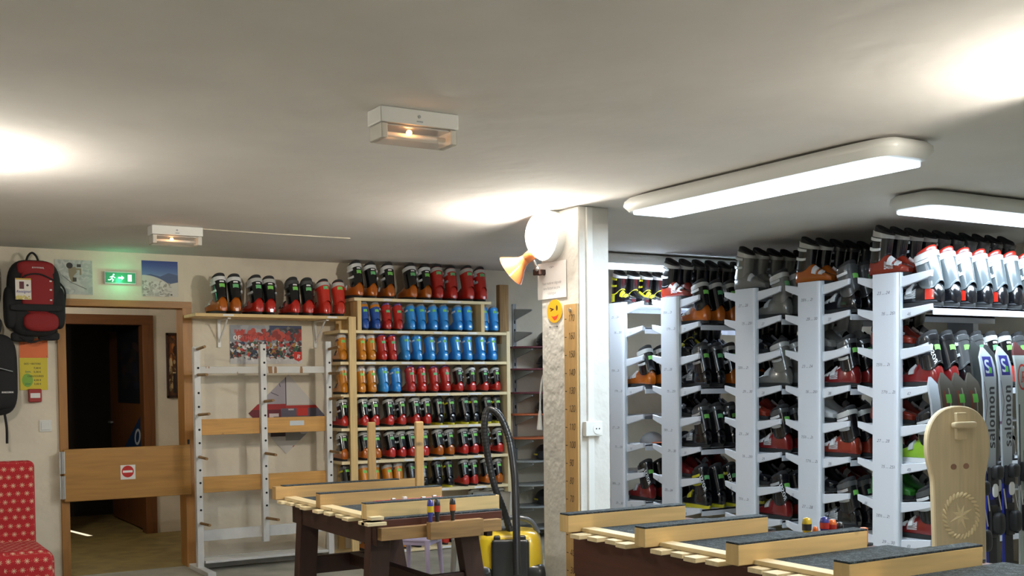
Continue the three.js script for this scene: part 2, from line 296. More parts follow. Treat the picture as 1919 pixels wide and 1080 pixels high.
// ================================================================== BACK WALL, LEFT PART
const wz = WALL + 0.004;
const face = (a, b) => ({ c: V3((a.x + b.x) / 2, (a.y + b.y) / 2, 0), w: Math.abs(b.x - a.x), h: Math.abs(a.y - b.y) });
function sheet(name, label, cat, x0, y0, x1, y1, tex, z = wz, edge) { const f = face(onZ(x0, y0, z), onZ(x1, y1, z)); return printed(name, label, cat, tex, f.w, f.h, V3(f.c.x, f.c.y, z), edge); }
const blobs = (g, n, x0, y0, x1, y1, cols, r0, r1) => { for (let i = 0; i < n; i++) { g.fillStyle = cols[Math.floor(rnd() * cols.length)]; g.beginPath(); g.ellipse(x0 + rnd() * (x1 - x0), y0 + rnd() * (y1 - y0), r0 + rnd() * (r1 - r0), (r0 + rnd() * (r1 - r0)) * 1.4, rnd() * 3, 0, 7); g.fill(); } };
sheet('photo_board', 'pale photo board of a skier carving, beside the red backpack', 'picture', 102, 486, 174, 553, canvasTex(256, 256, (g) => {
  g.fillStyle = '#b9bcb8'; g.fillRect(0, 0, 256, 256); blobs(g, 160, 0, 0, 256, 256, ['#b2b6b2', '#c2c4bf', '#a9aeab'], 5, 20);
  g.strokeStyle = '#6d6a66'; g.lineWidth = 5; g.beginPath(); g.moveTo(50, 118); g.lineTo(105, 165); g.lineTo(215, 215); g.stroke();
  g.fillStyle = '#8e8068'; g.beginPath(); g.moveTo(90, 60); g.lineTo(140, 50); g.lineTo(150, 90); g.lineTo(125, 120); g.lineTo(140, 160); g.lineTo(112, 165); g.lineTo(95, 120); g.closePath(); g.fill();
  g.fillRect(140, 60, 40, 14); g.fillRect(168, 70, 12, 40); g.fillStyle = '#2b2523'; g.beginPath(); g.arc(100, 42, 22, 0, 7); g.fill(); g.fillStyle = '#3e3a36'; g.fillRect(150, 30, 28, 22); g.fillRect(120, 130, 26, 30);
}));
sheet('photo_board', 'photo board of a snowy slope under blue sky, right of exit sign', 'picture', 265, 488, 334, 557, canvasTex(256, 256, (g) => {
  const s = g.createLinearGradient(0, 0, 0, 130); s.addColorStop(0, '#27408a'); s.addColorStop(1, '#7f9cc4'); g.fillStyle = s; g.fillRect(0, 0, 256, 256);
  g.fillStyle = '#4d5f86'; g.beginPath(); g.moveTo(0, 110); g.lineTo(60, 96); g.lineTo(130, 112); g.lineTo(190, 84); g.lineTo(256, 100); g.lineTo(256, 180); g.lineTo(0, 180); g.fill();
  g.fillStyle = '#cfcac2'; g.beginPath(); g.moveTo(0, 105); g.bezierCurveTo(60, 100, 130, 120, 190, 165); g.lineTo(256, 150); g.lineTo(256, 256); g.lineTo(0, 256); g.fill(); blobs(g, 120, 0, 150, 200, 256, ['#b4afa8', '#d9d6d0', '#9c978f'], 3, 12); g.fillStyle = '#6b645c'; g.fillRect(200, 236, 14, 12);
}));
{ // exit sign
  const a = onZ(194, 510, wz), b = onZ(254, 533, wz), w = b.x - a.x, h = a.y - b.y, t = thing('exit_sign', 'lit green emergency exit sign above the doorway', 'exit sign', V3((a.x + b.x) / 2, (a.y + b.y) / 2, WALL));
  part('housing', box(-w / 2, w / 2, -h / 2 - 0.004, h / 2 + 0.004, 0, 0.03, 0.004), M.plasticWhite, t);
  const tx = canvasTex(256, 96, (g) => {
    g.fillStyle = '#0c6a45'; g.fillRect(0, 0, 256, 96); g.fillStyle = '#e8fff0'; g.strokeStyle = '#e8fff0'; g.lineWidth = 9; g.lineCap = 'round';
    g.beginPath(); g.arc(70, 20, 8, 0, 7); g.fill(); g.beginPath(); g.moveTo(62, 32); g.lineTo(52, 58); g.lineTo(66, 68); g.lineTo(58, 84); g.moveTo(52, 58); g.lineTo(38, 70); g.lineTo(24, 70); g.moveTo(60, 36); g.lineTo(40, 44); g.moveTo(62, 36); g.lineTo(80, 48); g.stroke();
    g.beginPath(); g.moveTo(108, 40); g.lineTo(136, 40); g.lineTo(136, 26); g.lineTo(160, 48); g.lineTo(136, 70); g.lineTo(136, 56); g.lineTo(108, 56); g.fill(); g.fillRect(190, 16, 34, 64);
  });
  part('face_panel', card(w * 0.94, h * 0.92, 0.004).translate(0, 0, 0.032), new THREE.MeshStandardMaterial({ map: tx, emissiveMap: tx, emissive: 0xffffff, emissiveIntensity: 0.55, roughness: 0.3 }), t);
  const g1 = new THREE.PointLight(lin(0.1, 1, 0.45), 0.028, 0, 2); g1.position.set(0, -h * 0.2, 0.1); g1.castShadow = true; t.add(g1);
}
sheet('price_sheet', 'orange paper sheet on the wall under the red backpack', 'paper', 35, 634, 90, 671, canvasTex(128, 96, (g) => { g.fillStyle = '#e8743c'; g.fillRect(0, 0, 128, 96); g.fillStyle = '#a5502c'; g.font = 'bold 15px sans-serif'; g.fillText('LOCATION', 20, 30); g.fillRect(120, 86, 4, 4); }));
sheet('price_sheet', 'yellow price list sheet above the red alarm box', 'paper', 36, 671, 90, 731, canvasTex(256, 288, (g) => {
  g.fillStyle = '#d8c534'; g.fillRect(0, 0, 256, 288); g.fillStyle = '#7fae3c'; g.beginPath(); g.ellipse(70, 200, 50, 60, 0, 0, 7); g.fill(); g.fillStyle = '#3f3d20'; g.font = 'bold 22px sans-serif'; g.fillText('SKIS + BATONS', 40, 60);
  g.font = 'bold 24px sans-serif'; ['7,00 €', '5,50 €'].forEach((s, i) => g.fillText(s, 128, 100 + i * 34)); g.fillText('CHAUSSURES', 70, 172); ['4,00 €', '3,00 €'].forEach((s, i) => g.fillText(s, 128, 208 + i * 34)); g.fillStyle = '#2a6a5a'; g.fillText('Sem.', 50, 132); g.fillText('Jour', 50, 240);
}));
{ const a = onZ(52, 729, wz), b = onZ(77, 754, wz), t = thing('fire_alarm', 'small red fire alarm call point on the cream wall', 'fire alarm', V3((a.x + b.x) / 2, (a.y + b.y) / 2, WALL)), w = (b.x - a.x) / 2;
  part('housing', box(-w, w, -w * 1.08, w * 1.08, 0, 0.045, 0.006), std(lin(0.36, 0.018, 0.015), 0.4), t);
  part('press_panel', card(w * 1.5, w * 0.8, 0.004).translate(0, 0, 0.046), printMat(canvasTex(128, 64, (g) => { g.fillStyle = '#e8e6e0'; g.fillRect(0, 0, 128, 64); g.fillStyle = '#333'; g.font = 'bold 34px sans-serif'; g.fillText('▸ ● ◂', 18, 44); })), t); }
{ const a = onZ(73, 788, wz), b = onZ(97, 809, wz), t = thing('light_switch', 'square white light switch beside the doorway', 'light switch', V3((a.x + b.x) / 2, (a.y + b.y) / 2, WALL)), w = (b.x - a.x) / 2;
  part('plate', box(-w, w, -w, w, 0, 0.01, 0.003), M.plasticWhite, t); part('rocker', box(-w * 0.7, w * 0.7, -w * 0.7, w * 0.7, 0.009, 0.016, 0.003), M.plasticWhite, t); }
// low gate across the doorway
{
  const z = WALL + 0.06, a = onZ(115, 843, z), b = onZ(358, 927, z), t = thing('gate', 'varnished wooden half gate with no entry sticker across the doorway', 'gate', V3(a.x, 0, z));
  const w = b.x - a.x; part('board', box(0.012, w, b.y, a.y, -0.012, 0.014, 0.006, 'x'), M.gateWood, t);
  for (const [y0, y1] of [[0.06, 0.5], [0.54, 0.96]]) { const h = a.y - b.y; part('hinge', [box(-0.02, 0.02, b.y + h * y0, b.y + h * y1, 0.012, 0.018, 0.002), rod(V3(0, b.y + h * y0, 0.02), V3(0, b.y + h * y1, 0.02), 0.009)], M.steel, t); }
  const s = onZ(239, 885, z), sz = 0.105; const st = part('no_entry_sticker', card(sz, sz, 0.0015).translate(s.x - a.x, s.y, 0.0155), printMat(canvasTex(128, 128, (g) => { g.fillStyle = '#e4e2dc'; g.fillRect(0, 0, 128, 128); g.fillStyle = '#c01f16'; g.beginPath(); g.arc(62, 58, 52, 0, 7); g.fill(); g.fillStyle = '#f2efe8'; g.fillRect(20, 48, 84, 20); })), t, 'white sticker with red no entry disc');
}
{ // things seen in the passage
  const t = thing('picture_frame', 'tall narrow picture in a dark frame on the passage wall', 'picture', V3(0, 0, 0)); const a = onZ(311, 624, CZ + 0.02), b = onZ(335, 746, CZ + 0.02);
  part('frame', [box(a.x, b.x, a.y - 0.025, a.y, CZ, CZ + 0.03), box(a.x, b.x, b.y, b.y + 0.025, CZ, CZ + 0.03), box(a.x, a.x + 0.02, b.y, a.y, CZ, CZ + 0.03), box(b.x - 0.02, b.x, b.y, a.y, CZ, CZ + 0.03)], M.darkLeg, t);
  part('print', card(b.x - a.x - 0.02, a.y - b.y - 0.02, 0.006).translate((a.x + b.x) / 2, (a.y + b.y) / 2, CZ + 0.012), printMat(canvasTex(64, 256, (g) => { g.fillStyle = '#5c3a1c'; g.fillRect(0, 0, 64, 256); blobs(g, 26, 0, 0, 64, 120, ['#8a4a18', '#3a2418', '#b06a30'], 4, 14); blobs(g, 26, 0, 110, 64, 220, ['#c0a070', '#8c7a58', '#d8c090'], 4, 14); g.fillStyle = '#2c2420'; g.fillRect(36, 160, 20, 80); })), t);
  const p = thing('door_poster', 'dark poster on the open passage door', 'poster', V3(0, 0, 0)); const c0 = onX(218, 605, 2.485), c1 = onX(266, 757, 2.485);
  part('sheet', new THREE.BoxGeometry(0.004, c0.y - c1.y, Math.abs(c0.z - c1.z)).translate(2.487, (c0.y + c1.y) / 2, (c0.z + c1.z) / 2), printMat(canvasTex(128, 256, (g) => { g.fillStyle = '#15161c'; g.fillRect(0, 0, 128, 256); blobs(g, 24, 20, 80, 110, 230, ['#2a2626', '#3a2a26', '#1c2030'], 5, 18); })), p);
  const q = [[267, 772], [270, 840], [220, 845]].map(([x, y]) => onX(x, y, 2.47)), f = new THREE.Shape([new THREE.Vector2(-q[0].z, q[0].y), new THREE.Vector2(-q[1].z, q[1].y - 0.1), new THREE.Vector2(-q[2].z, q[2].y - 0.1)]);
  const g = new THREE.ExtrudeGeometry(f, { depth: 0.006, bevelEnabled: false }); const P = g.attributes.position, uv = g.attributes.uv; g.computeBoundingBox(); const bb = g.boundingBox;
  for (let i = 0; i < P.count; i++) uv.setXY(i, 1 - (P.getX(i) - bb.min.x) / (bb.max.x - bb.min.x), (P.getY(i) - bb.min.y) / (bb.max.y - bb.min.y));
  g.rotateY(Math.PI / 2).translate(2.47, 0, 0);
  single('pennant', 'blue triangular pennant with white rings leaning on the passage door', 'flag', g, printMat(canvasTex(256, 256, (c) => { c.fillStyle = '#16355c'; c.fillRect(0, 0, 256, 256); c.strokeStyle = '#c9cfd6'; c.lineWidth = 12; c.beginPath(); c.ellipse(200, 120, 20, 34, 0.3, 0, 7); c.stroke(); c.beginPath(); c.ellipse(130, 215, 20, 30, 0.3, 0, 7); c.stroke(); c.beginPath(); c.moveTo(215, 190); c.lineTo(235, 240); c.stroke(); })));
}

// ================================================================== SKI BOOTS
const sm = (a) => { a = Math.min(1, Math.max(0, a)); return a * a * (3 - 2 * a); }, mix = (a, b, t) => a + (b - a) * t;
const cp = (c) => Math.max(0, c);
function cuffS(v, th) {                                       // th 0 = back, positive towards -x; v 0 hem, 1 top
  const c = Math.cos(th), s = Math.sin(th), y0 = 0.098 + 0.045 * cp(c) ** 3 + 0.05 * cp(-c) ** 2, y1 = 0.292 + 0.026 * c, y = mix(y0, y1, v), k = sm((y - 0.1) / 0.2);
  const rx = mix(0.052, 0.0605, k), rz = mix(0.07, 0.066, k), zc = 0.033 - (y - 0.1) * 0.2;
  return [-Math.sign(s) * Math.abs(s) ** 0.85 * rx, y, zc + Math.sign(c) * Math.abs(c) ** 0.85 * rz];
}
const ST = [[0.100, 0.014, 0.05], [0.097, 0.028, 0.085], [0.086, 0.040, 0.125], [0.06, 0.0465, 0.158], [0.02, 0.048, 0.172], [-0.02, 0.048, 0.165], [-0.06, 0.047, 0.135], [-0.10, 0.049, 0.105], [-0.14, 0.0515, 0.086], [-0.175, 0.049, 0.074], [-0.197, 0.039, 0.064], [-0.208, 0.022, 0.05]];
function shellS(a, th) {                                       // a 0 heel to 1 toe; th 0 = top, positive towards -x
  const q = Math.min(0.9999, Math.max(0, a)) * (ST.length - 1), i = Math.floor(q), f = q - i, A = ST[i], B = ST[i + 1], z = mix(A[0], B[0], f), w = mix(A[1], B[1], f), h = mix(A[2], B[2], f);
  const c = Math.cos(th), s = Math.sin(th), yb = 0.02, up = c > 0 ? Math.abs(c) ** 0.75 * (h - 0.055) : -(Math.abs(c) ** 0.5) * (Math.min(h, 0.055) - yb);
  return [-Math.sign(s) * Math.abs(s) ** 0.75 * w, Math.min(h, 0.055) + (c > 0 ? Math.max(0, up) : up), z];
}
const circ = (n, f) => Array.from({ length: n }, (_, i) => f(i / n * Math.PI * 2));
const BG = (() => {
  const g = {};
  g.shell = loft(ST.map((_, i) => circ(20, (t) => shellS(i / (ST.length - 1), t))), true, true);
  g.cuff = loft([0, 0.12, 0.3, 0.5, 0.7, 0.86, 1].map((v) => circ(24, (t) => cuffS(v, t))).concat([circ(24, (t) => { const p = cuffS(1, t), q = cuffS(1, t + Math.PI); return [mix(p[0], q[0], 0.04), p[1] + 0.002, mix(p[2], q[2], 0.04)]; })]));
  const inn = (k, dy) => circ(20, (t) => { const p = cuffS(1, t), q = cuffS(1, t + Math.PI), c = Math.cos(t); return [mix(p[0], q[0], k), p[1] + dy + 0.006 * c, mix(p[2], q[2], k)]; });
  g.liner = loft([inn(0.05, -0.03), inn(0.05, 0.008), inn(0.075, 0.02), inn(0.14, 0.02), inn(0.19, 0.0), inn(0.2, -0.07)], false, true);
  const off = (v, t, k) => { const p = cuffS(v, t), z = 0.033 - (p[1] - 0.1) * 0.2; return [p[0] * k, p[1], z + (p[2] - z) * k]; };
  g.strap = loft([[0.82, 1.0], [0.82, 1.045], [0.99, 1.05], [0.985, 1.0]].map(([v, k]) => circ(24, (t) => off(v, t, k))));
  const out = (y, k) => circ(24, (t) => { const q = t / (Math.PI * 2), c = Math.cos(t), s = Math.sin(t), z = -0.054 + c * 0.157 + (c > 0 ? -0.001 : 0), a = (z + 0.208) / 0.308, w = (0.048 * Math.min(1, Math.sqrt(Math.max(0.02, 1 - Math.abs(c) ** 6)))); return [-s * (Math.abs(s) < 1e-6 ? 0 : 1) * w * (0.9 + 0.18 * sm((-z - 0.02) / 0.12)) / Math.max(0.55, Math.abs(s) ** 0.4), y, -0.054 + Math.sign(c) * Math.abs(c) ** 0.8 * 0.159 * k]; });
  g.sole = loft([out(0, 0.985), out(0.004, 1.0), out(0.022, 1.0), out(0.028, 0.95)], true, true);
  g.hem = loft([[0.0, 1.012], [0.06, 1.02], [0.07, 1.0]].map(([v, k]) => circ(24, (t) => off(v, t, k))));
  // buckles on the outer (-x) side: two on the cuff, two across the instep
  g.b1 = slab(cuffS, 0.70, 0.79, 0.9, 2.0, 0.011); g.b2 = slab(cuffS, 0.38, 0.47, 0.95, 2.0, 0.011);
  g.b3 = slab(shellS, 0.56, 0.63, 0.25, 1.35, 0.012, 2, 4); g.b4 = slab(shellS, 0.69, 0.755, 0.25, 1.3, 0.011, 2, 4);
  g.sticker = slab(cuffS, 0.47, 0.64, -0.36, 0.36, 0.0012); g.highSticker = slab(cuffS, 0.60, 0.76, -0.36, 0.36, 0.0012); g.label = slab(cuffS, 0.70, 0.77, -0.26, 0.26, 0.0012);
  g.low = slab(cuffS, 0.06, 0.2, -0.28, 0.28, 0.0012); g.mark = slab(cuffS, 0.28, 0.42, -0.25, 0.25, 0.0012);
  g.word = slab(shellS, 0.42, 0.74, 1.12, 1.62, 0.0008, 6, 3); g.big = slab(cuffS, 0.06, 0.72, 0.3, 1.05, 0.0012, 6, 4); g.patch = slab(shellS, 0.22, 0.36, 1.25, 1.75, 0.0015, 4, 3);
  return g;
})();
const BGR = Object.fromEntries(Object.entries(BG).map(([k, v]) => [k, mirror(v)]));
const inkText = (s, color, w = 256, h = 64, font = 'italic bold 46px sans-serif', rot = false) => inkMat(canvasTex(w, h, (g) => { g.clearRect(0, 0, w, h); g.fillStyle = color; g.font = font; g.textAlign = 'center'; g.textBaseline = 'middle'; g.translate(w / 2, h / 2); if (rot) g.rotate(rot); g.fillText(s, 0, 0); }));
const BC = { pewter: gloss(lin(0.12, 0.14, 0.15), 0.16),
  black: gloss(lin(0.006, 0.006, 0.008), 0.16), blackM: gloss(lin(0.009, 0.009, 0.011), 0.25), grey: gloss(lin(0.075, 0.077, 0.08), 0.2), smoke: gloss(lin(0.17, 0.165, 0.15), 0.2), light: gloss(lin(0.50, 0.52, 0.53), 0.3),
  white: gloss(lin(0.74, 0.75, 0.76), 0.35), offwhite: gloss(lin(0.5, 0.5, 0.48), 0.4), orange: gloss(lin(0.46, 0.11, 0.007), 0.2), amber: gloss(lin(0.62, 0.22, 0.012), 0.25), red: gloss(lin(0.50, 0.022, 0.014), 0.22), scarlet: gloss(lin(0.58, 0.03, 0.016), 0.28), darkRed: gloss(lin(0.20, 0.012, 0.012), 0.22), rust: gloss(lin(0.26, 0.026, 0.012), 0.22),
  sky: gloss(lin(0.025, 0.29, 0.74), 0.28), blue: gloss(lin(0.02, 0.09, 0.38), 0.25), purple: gloss(lin(0.10, 0.03, 0.22), 0.5), lime: gloss(lin(0.28, 0.52, 0.03), 0.28), green: gloss(lin(0.03, 0.20, 0.02), 0.28), yellow: gloss(lin(0.60, 0.55, 0.02), 0.35), navy: gloss(lin(0.012, 0.02, 0.07), 0.25),
  sticker: std(lin(0.22, 0.62, 0.12), 0.6), stickerB: std(lin(0.16, 0.5, 0.2), 0.6), liner: std(lin(0.03, 0.03, 0.032), 0.85), linerGrey: std(lin(0.25, 0.25, 0.26), 0.85), rubber: std(lin(0.02, 0.02, 0.02), 0.8), silver: std(lin(0.62, 0.63, 0.66), 0.25, { metalness: 0.6 }),
};
const INK = { salomon: inkText('SALOMON', '#d8dadc'), ros: inkText('ROSSI', '#e6e6e6', 96, 192, 'bold 68px sans-serif', -1.35), tri: inkText('▲', '#cfd2d4', 64, 64, 'bold 50px sans-serif'), heart: inkText('♥', '#d9c9c6', 64, 64, 'bold 60px sans-serif') };
// style: [description, shell, cuff, strap, liner, sole, buckles, options]
const STYLE = {
  blackOrange: ['black ski boot, orange shell, white strap', 'orange', 'black', 'white', 'liner', 'rubber', 'white', { n: 4, label: 1 }],
  blackRed: ['black ski boot with red shell', 'red', 'black', 'offwhite', 'liner', 'rubber', 'light', { n: 4, label: 1 }],
  blackRedDark: ['black ski boot, red shell, dark strap', 'red', 'black', 'grey', 'liner', 'rubber', 'grey', { n: 4, label: 1 }],
  allRed: ['glossy all red ski boot', 'scarlet', 'scarlet', 'offwhite', 'liner', 'rubber', 'scarlet', { n: 2, high: 1, low: 'heart' }],
  allRedBack: ['glossy crimson ski boot', 'red', 'red', 'offwhite', 'liner', 'rubber', 'light', { n: 3, high: 1 }],
  skyBlue: ['sky blue junior ski boot', 'sky', 'sky', 'sky', 'linerGrey', 'rubber', 'white', { n: 1, high: 1, blueTop: 1, tri: 0 }],
  juniorRed: ['small red boot with purple liner', 'red', 'red', 'red', 'purple', 'rubber', 'red', { n: 1 }],
  juniorOrange: ['small amber boot with grey top', 'amber', 'amber', 'offwhite', 'linerGrey', 'rubber', 'grey', { n: 2 }],
  juniorBlue: ['small dark blue junior boot', 'blue', 'blue', 'amber', 'linerGrey', 'rubber', 'white', { n: 2 }],
  kidBlackRed: ['small black boot with red heel', 'red', 'black', 'offwhite', 'liner', 'rubber', 'light', { n: 3, label: 1 }],
  kidBlackOrange: ['small black boot with orange heel', 'orange', 'black', 'offwhite', 'liner', 'rubber', 'light', { n: 3, label: 1 }],
  triBlack: ['small black boot with yellow sole', 'black', 'black', 'grey', 'liner', 'yellow', 'yellow', { n: 2, high: 1, low: 'tri' }],
  whiteCuff: ['dark boot, white cuff, red collar', 'black', 'pewter', 'white', 'scarlet', 'rubber', 'white', { n: 3, nosticker: 1, word: 'salomon', patch: 'scarlet' }],
  rustRed: ['rust red boot with black cuff', 'rust', 'black', 'offwhite', 'liner', 'rubber', 'white', { n: 4, nosticker: 1, word: 'salomon' }],
  rustOrange: ['orange boot with black cuff', 'orange', 'black', 'offwhite', 'liner', 'rubber', 'white', { n: 4 }],
  smoke: ['smoky grey ski boot', 'smoke', 'smoke', 'offwhite', 'liner', 'rubber', 'light', { n: 3 }],
  allBlack: ['black boot with silver buckles', 'black', 'blackM', 'grey', 'liner', 'rubber', 'silver', { n: 4, word: 'salomon' }],
  blackGrey: ['black boot with grey cuff', 'black', 'grey', 'grey', 'liner', 'rubber', 'white', { n: 4 }],
  redRos: ['dark red boot with white lettering', 'darkRed', 'blackM', 'blackM', 'liner', 'rubber', 'light', { n: 2, big: 'ros' }],
  blackRos: ['black lettered boot with yellow sole', 'black', 'black', 'blackM', 'liner', 'yellow', 'yellow', { n: 3, big: 'ros' }],
  redSalomon: ['black boot with dark red shell', 'darkRed', 'black', 'grey', 'liner', 'rubber', 'white', { n: 4, word: 'salomon' }],
  lime: ['lime green boot with black cuff', 'lime', 'black', 'black', 'liner', 'white', 'light', { n: 3 }],
  green: ['green boot with white lettering', 'green', 'green', 'white', 'liner', 'rubber', 'white', { n: 2, big: 'ros' }],
  blackYellow: ['black boot with yellow buckles', 'black', 'black', 'white', 'liner', 'rubber', 'yellow', { n: 4, nosticker: 1, hem: 'yellow', patch: 'yellow' }],
  whiteBoot: ['white ski boot', 'white', 'white', 'offwhite', 'liner', 'rubber', 'black', { n: 3, nosticker: 1 }],
};
const protos = {};
function bootProto(style, right) {
  const key = style + right; if (protos[key]) return protos[key];
  const [, sh, cu, st, li, so, bu, o] = STYLE[style], G = right ? BGR : BG, t = new THREE.Group();
  part('shell', G.shell, BC[sh], t); const c = part('cuff', G.cuff, BC[cu], t); part('liner', G.liner, BC[li], t); part('strap', G.strap, BC[st], t); part('sole', G.sole, BC[so], t); part('cuff_hem', G.hem, BC[o.hem ?? cu], t);
  ['b1', 'b3', 'b2', 'b4'].slice(0, o.n).forEach((k) => part('buckle', G[k], BC[bu], t));
  if (!o.nosticker) part('size_sticker', o.high ? G.highSticker : G.sticker, rnd() < 0.5 ? BC.sticker : BC.stickerB, t, 'green size sticker');
  if (o.label) part('white_label', G.label, M.paper, t);
  if (o.low === 'heart') part('emblem', G.low, INK.heart, t); if (o.low === 'tri') part('emblem', G.mark, INK.tri, t);
  if (o.word) part('lettering', G.word, INK[o.word], t); if (o.big) part('lettering', G.big, INK[o.big], t); if (o.patch) part('side_patch', G.patch, BC[o.patch], t);
  return protos[key] = t;
}
function boot(style, right, pos, turn, scale, where, group) {
  const b = bootProto(style, right).clone(); b.name = numbered('ski_boot'); b.position.copy(pos); b.rotation.y = turn; b.scale.setScalar(scale);
  b.userData = { label: STYLE[style][0] + ', ' + where, category: 'ski boot', group }; scene.add(b); return b;
}

// ================================================================== WALL SHELF AND BOOT UNIT
{
  const z0 = WALL + 0.01, z1 = -8.17, y = 1.9, t = thing('wall_shelf', 'pine wall shelf on white brackets carrying four pairs of boots', 'shelf', V3(2.3, y, z0));
  part('board', box(-0.02, 1.2, -0.024, 0, 0, z1 - z0, 0.003, 'x'), M.pine, t);
  for (const [px, lab] of [[410, 0], [590, 0]]) { const x = onZ(px, 620, z0).x - 2.3; const b = part('bracket', [box(x - 0.012, x + 0.012, -0.24, -0.024, 0, 0.012, 0.002), box(x - 0.012, x + 0.012, -0.036, -0.024, 0, 0.27, 0.002), rod(V3(x, -0.2, 0.008), V3(x, -0.034, 0.22), 0.007)], M.white, t); }
  for (const px of [428, 622]) { const x = onZ(px, 586, z1).x - 2.3; part('shelf_tag', box(x - 0.04, x + 0.04, -0.018, -0.004, z1 - z0, z1 - z0 + 0.002, 0), M.paper, t); }
  const xs = [[417, 'blackOrange'], [445, 'blackOrange'], [484, 'blackRed'], [511, 'blackRed'], [554, 'blackRedDark'], [581, 'blackRedDark'], [613, 'allRed'], [641, 'allRed']];
  xs.forEach(([px, s], i) => boot(s, i % 2, V3(onZ(px, 560, z1 - 0.02).x, y, z1 - 0.115 + 0.01 * (i % 3)), i % 2 ? -0.06 : 0.14, 0.89 - 0.006 * i, ORD[i] + ' from left on wall shelf', 'boots on the wall shelf'));
}
const UZ = -8.15, UX0 = 3.395, UX1 = 4.905, UL = [2.047, 1.792, 1.545, 1.289, 1.024, 0.763, 0.506, 0.25, 0.03];
{
  const t = thing('boot_unit', 'tall pine shelf unit filled with rows of small ski boots', 'shelf unit', V3(0, 0, 0)), D = 0.33;
  UL.forEach((y, i) => {
    const x0 = i ? UX0 : 3.52, x1 = i ? UX1 : 4.76; const b = part('shelf_board', box(x0, x1, y - 0.024, y, UZ - D, UZ, 0.002, 'x', i * 0.37 + 0.1), M.pinePale, t);
    const n = i ? 4 : 3; for (let k = 0; k < n; k++) { const x = mix(x0 + 0.18, x1 - 0.12, (k + 0.35 * rnd()) / n); part('shelf_tag', box(x, x + 0.07 + 0.05 * rnd(), y - 0.02, y - 0.004, UZ, UZ + 0.002, 0), M.paper, b); }
  });
  part('upright', box(3.462, 3.522, 0, 1.895, UZ, UZ + 0.022, 0.003, 'y'), M.pine, t);
  part('side_panel', box(UX1, UX1 + 0.035, 0, 1.8, UZ - D, UZ + 0.003, 0.003, 'y'), M.pinePale, t);
  part('top_divider', box(3.545, 3.58, 1.792, 2.023, UZ - D, UZ, 0.003, 'y'), M.pine, t); part('top_divider', box(4.66, 4.695, 1.792, 2.023, UZ - D, UZ, 0.003, 'y'), M.pine, t);
  part('rear_upright', box(UX0 + 0.1, UX0 + 0.16, 0, 1.9, UZ - D - 0.015, UZ - D, 0.003, 'y'), M.pine, t); part('rear_upright', box(4.3, 4.36, 0, 2.02, UZ - D - 0.015, UZ - D, 0.003, 'y'), M.pine, t);
  const a = onZ(934, 534, UZ - 0.1), b = onZ(951, 570, UZ - 0.1); part('post_stub', box(a.x, b.x, 1.7, a.y, UZ - 0.14, UZ - 0.08, 0.003, 'y'), M.roughWood, t);
}
{
  const o = 'juniorOrange', k = 'skyBlue', r = 'juniorRed', d = 'juniorBlue', kr = 'kidBlackRed', ko = 'kidBlackOrange', tr = 'triBlack';
  const rows = [
    [0, 0.87, [[676, 'blackOrange'], [704, 'blackOrange'], [737, 'blackOrange'], [779, 'blackOrange'], [805, 'blackOrange'], [828, 'allRedBack'], [855, 'allRedBack'], [885, 'allRedBack'], [908, 'allRedBack']], 'top of wooden unit', 0],
    [1, 0.66, [[688, d], [710, d], [731, r], [752, r], [776, k], [795, k], [818, k], [838, k], [864, k], [883, k], [912, k], [932, k]], 'first shelf of wooden unit', 0],
    [2, 0.66, [[646, o], [682, o], [700, o], [721, r], [740, r], [765, k], [788, k], [812, k], [837, k], [860, k], [882, k], [907, k], [929, k]], 'second shelf of wooden unit', 0],
    [3, 0.66, [[647, o], [681, o], [700, o], [723, k], [747, k], [774, r], [795, r], [819, r], [840, r], [864, kr], [888, kr], [913, kr], [934, kr]], 'third shelf of wooden unit', 0],
    [4, 0.71, [[646, kr], [684, kr], [704, kr], [733, kr], [756, kr], [782, kr], [803, kr], [827, tr], [849, tr], [875, tr], [893, tr], [917, tr], [936, tr]], 'fourth shelf of wooden unit', 0],
    [5, 0.71, [[646, ko], [685, ko], [708, ko], [735, kr], [755, kr], [774, kr], [799, kr], [825, ko], [846, ko], [873, kr], [892, kr], [914, kr], [938, kr]], 'fifth shelf of wooden unit', 0],
    [6, 0.69, [[650, tr], [683, o], [705, o], [729, o], [749, o], [774, tr], [797, tr], [822, tr], [844, tr], [873, kr], [891, kr], [914, ko], [936, ko]], 'sixth shelf of wooden unit', 0],
    [7, 0.71, [[652, kr], [735, r], [762, kr], [786, kr], [893, kr], [919, kr], [941, kr]], 'seventh shelf of wooden unit', 0],
    [8, 0.69, [[690, ko], [757, o], [784, ko], [835, r], [860, r]], 'bottom shelf of wooden unit', 0],
  ];
  for (const [lv, s, list, where] of rows) list.forEach(([px, st], i) => {
    const z = UZ - 0.015 - 0.10 * s - 0.012 * rnd();
    boot(st, i % 2, V3(onZ(px, 700, UZ - 0.02).x, UL[lv], z), (rnd() - 0.45) * 0.16 + (lv === 0 && i === 0 ? 0.2 : 0), s * (0.98 + 0.04 * rnd()), ORD[i] + ' from left on ' + where, 'boots in the wooden unit');
  });
}
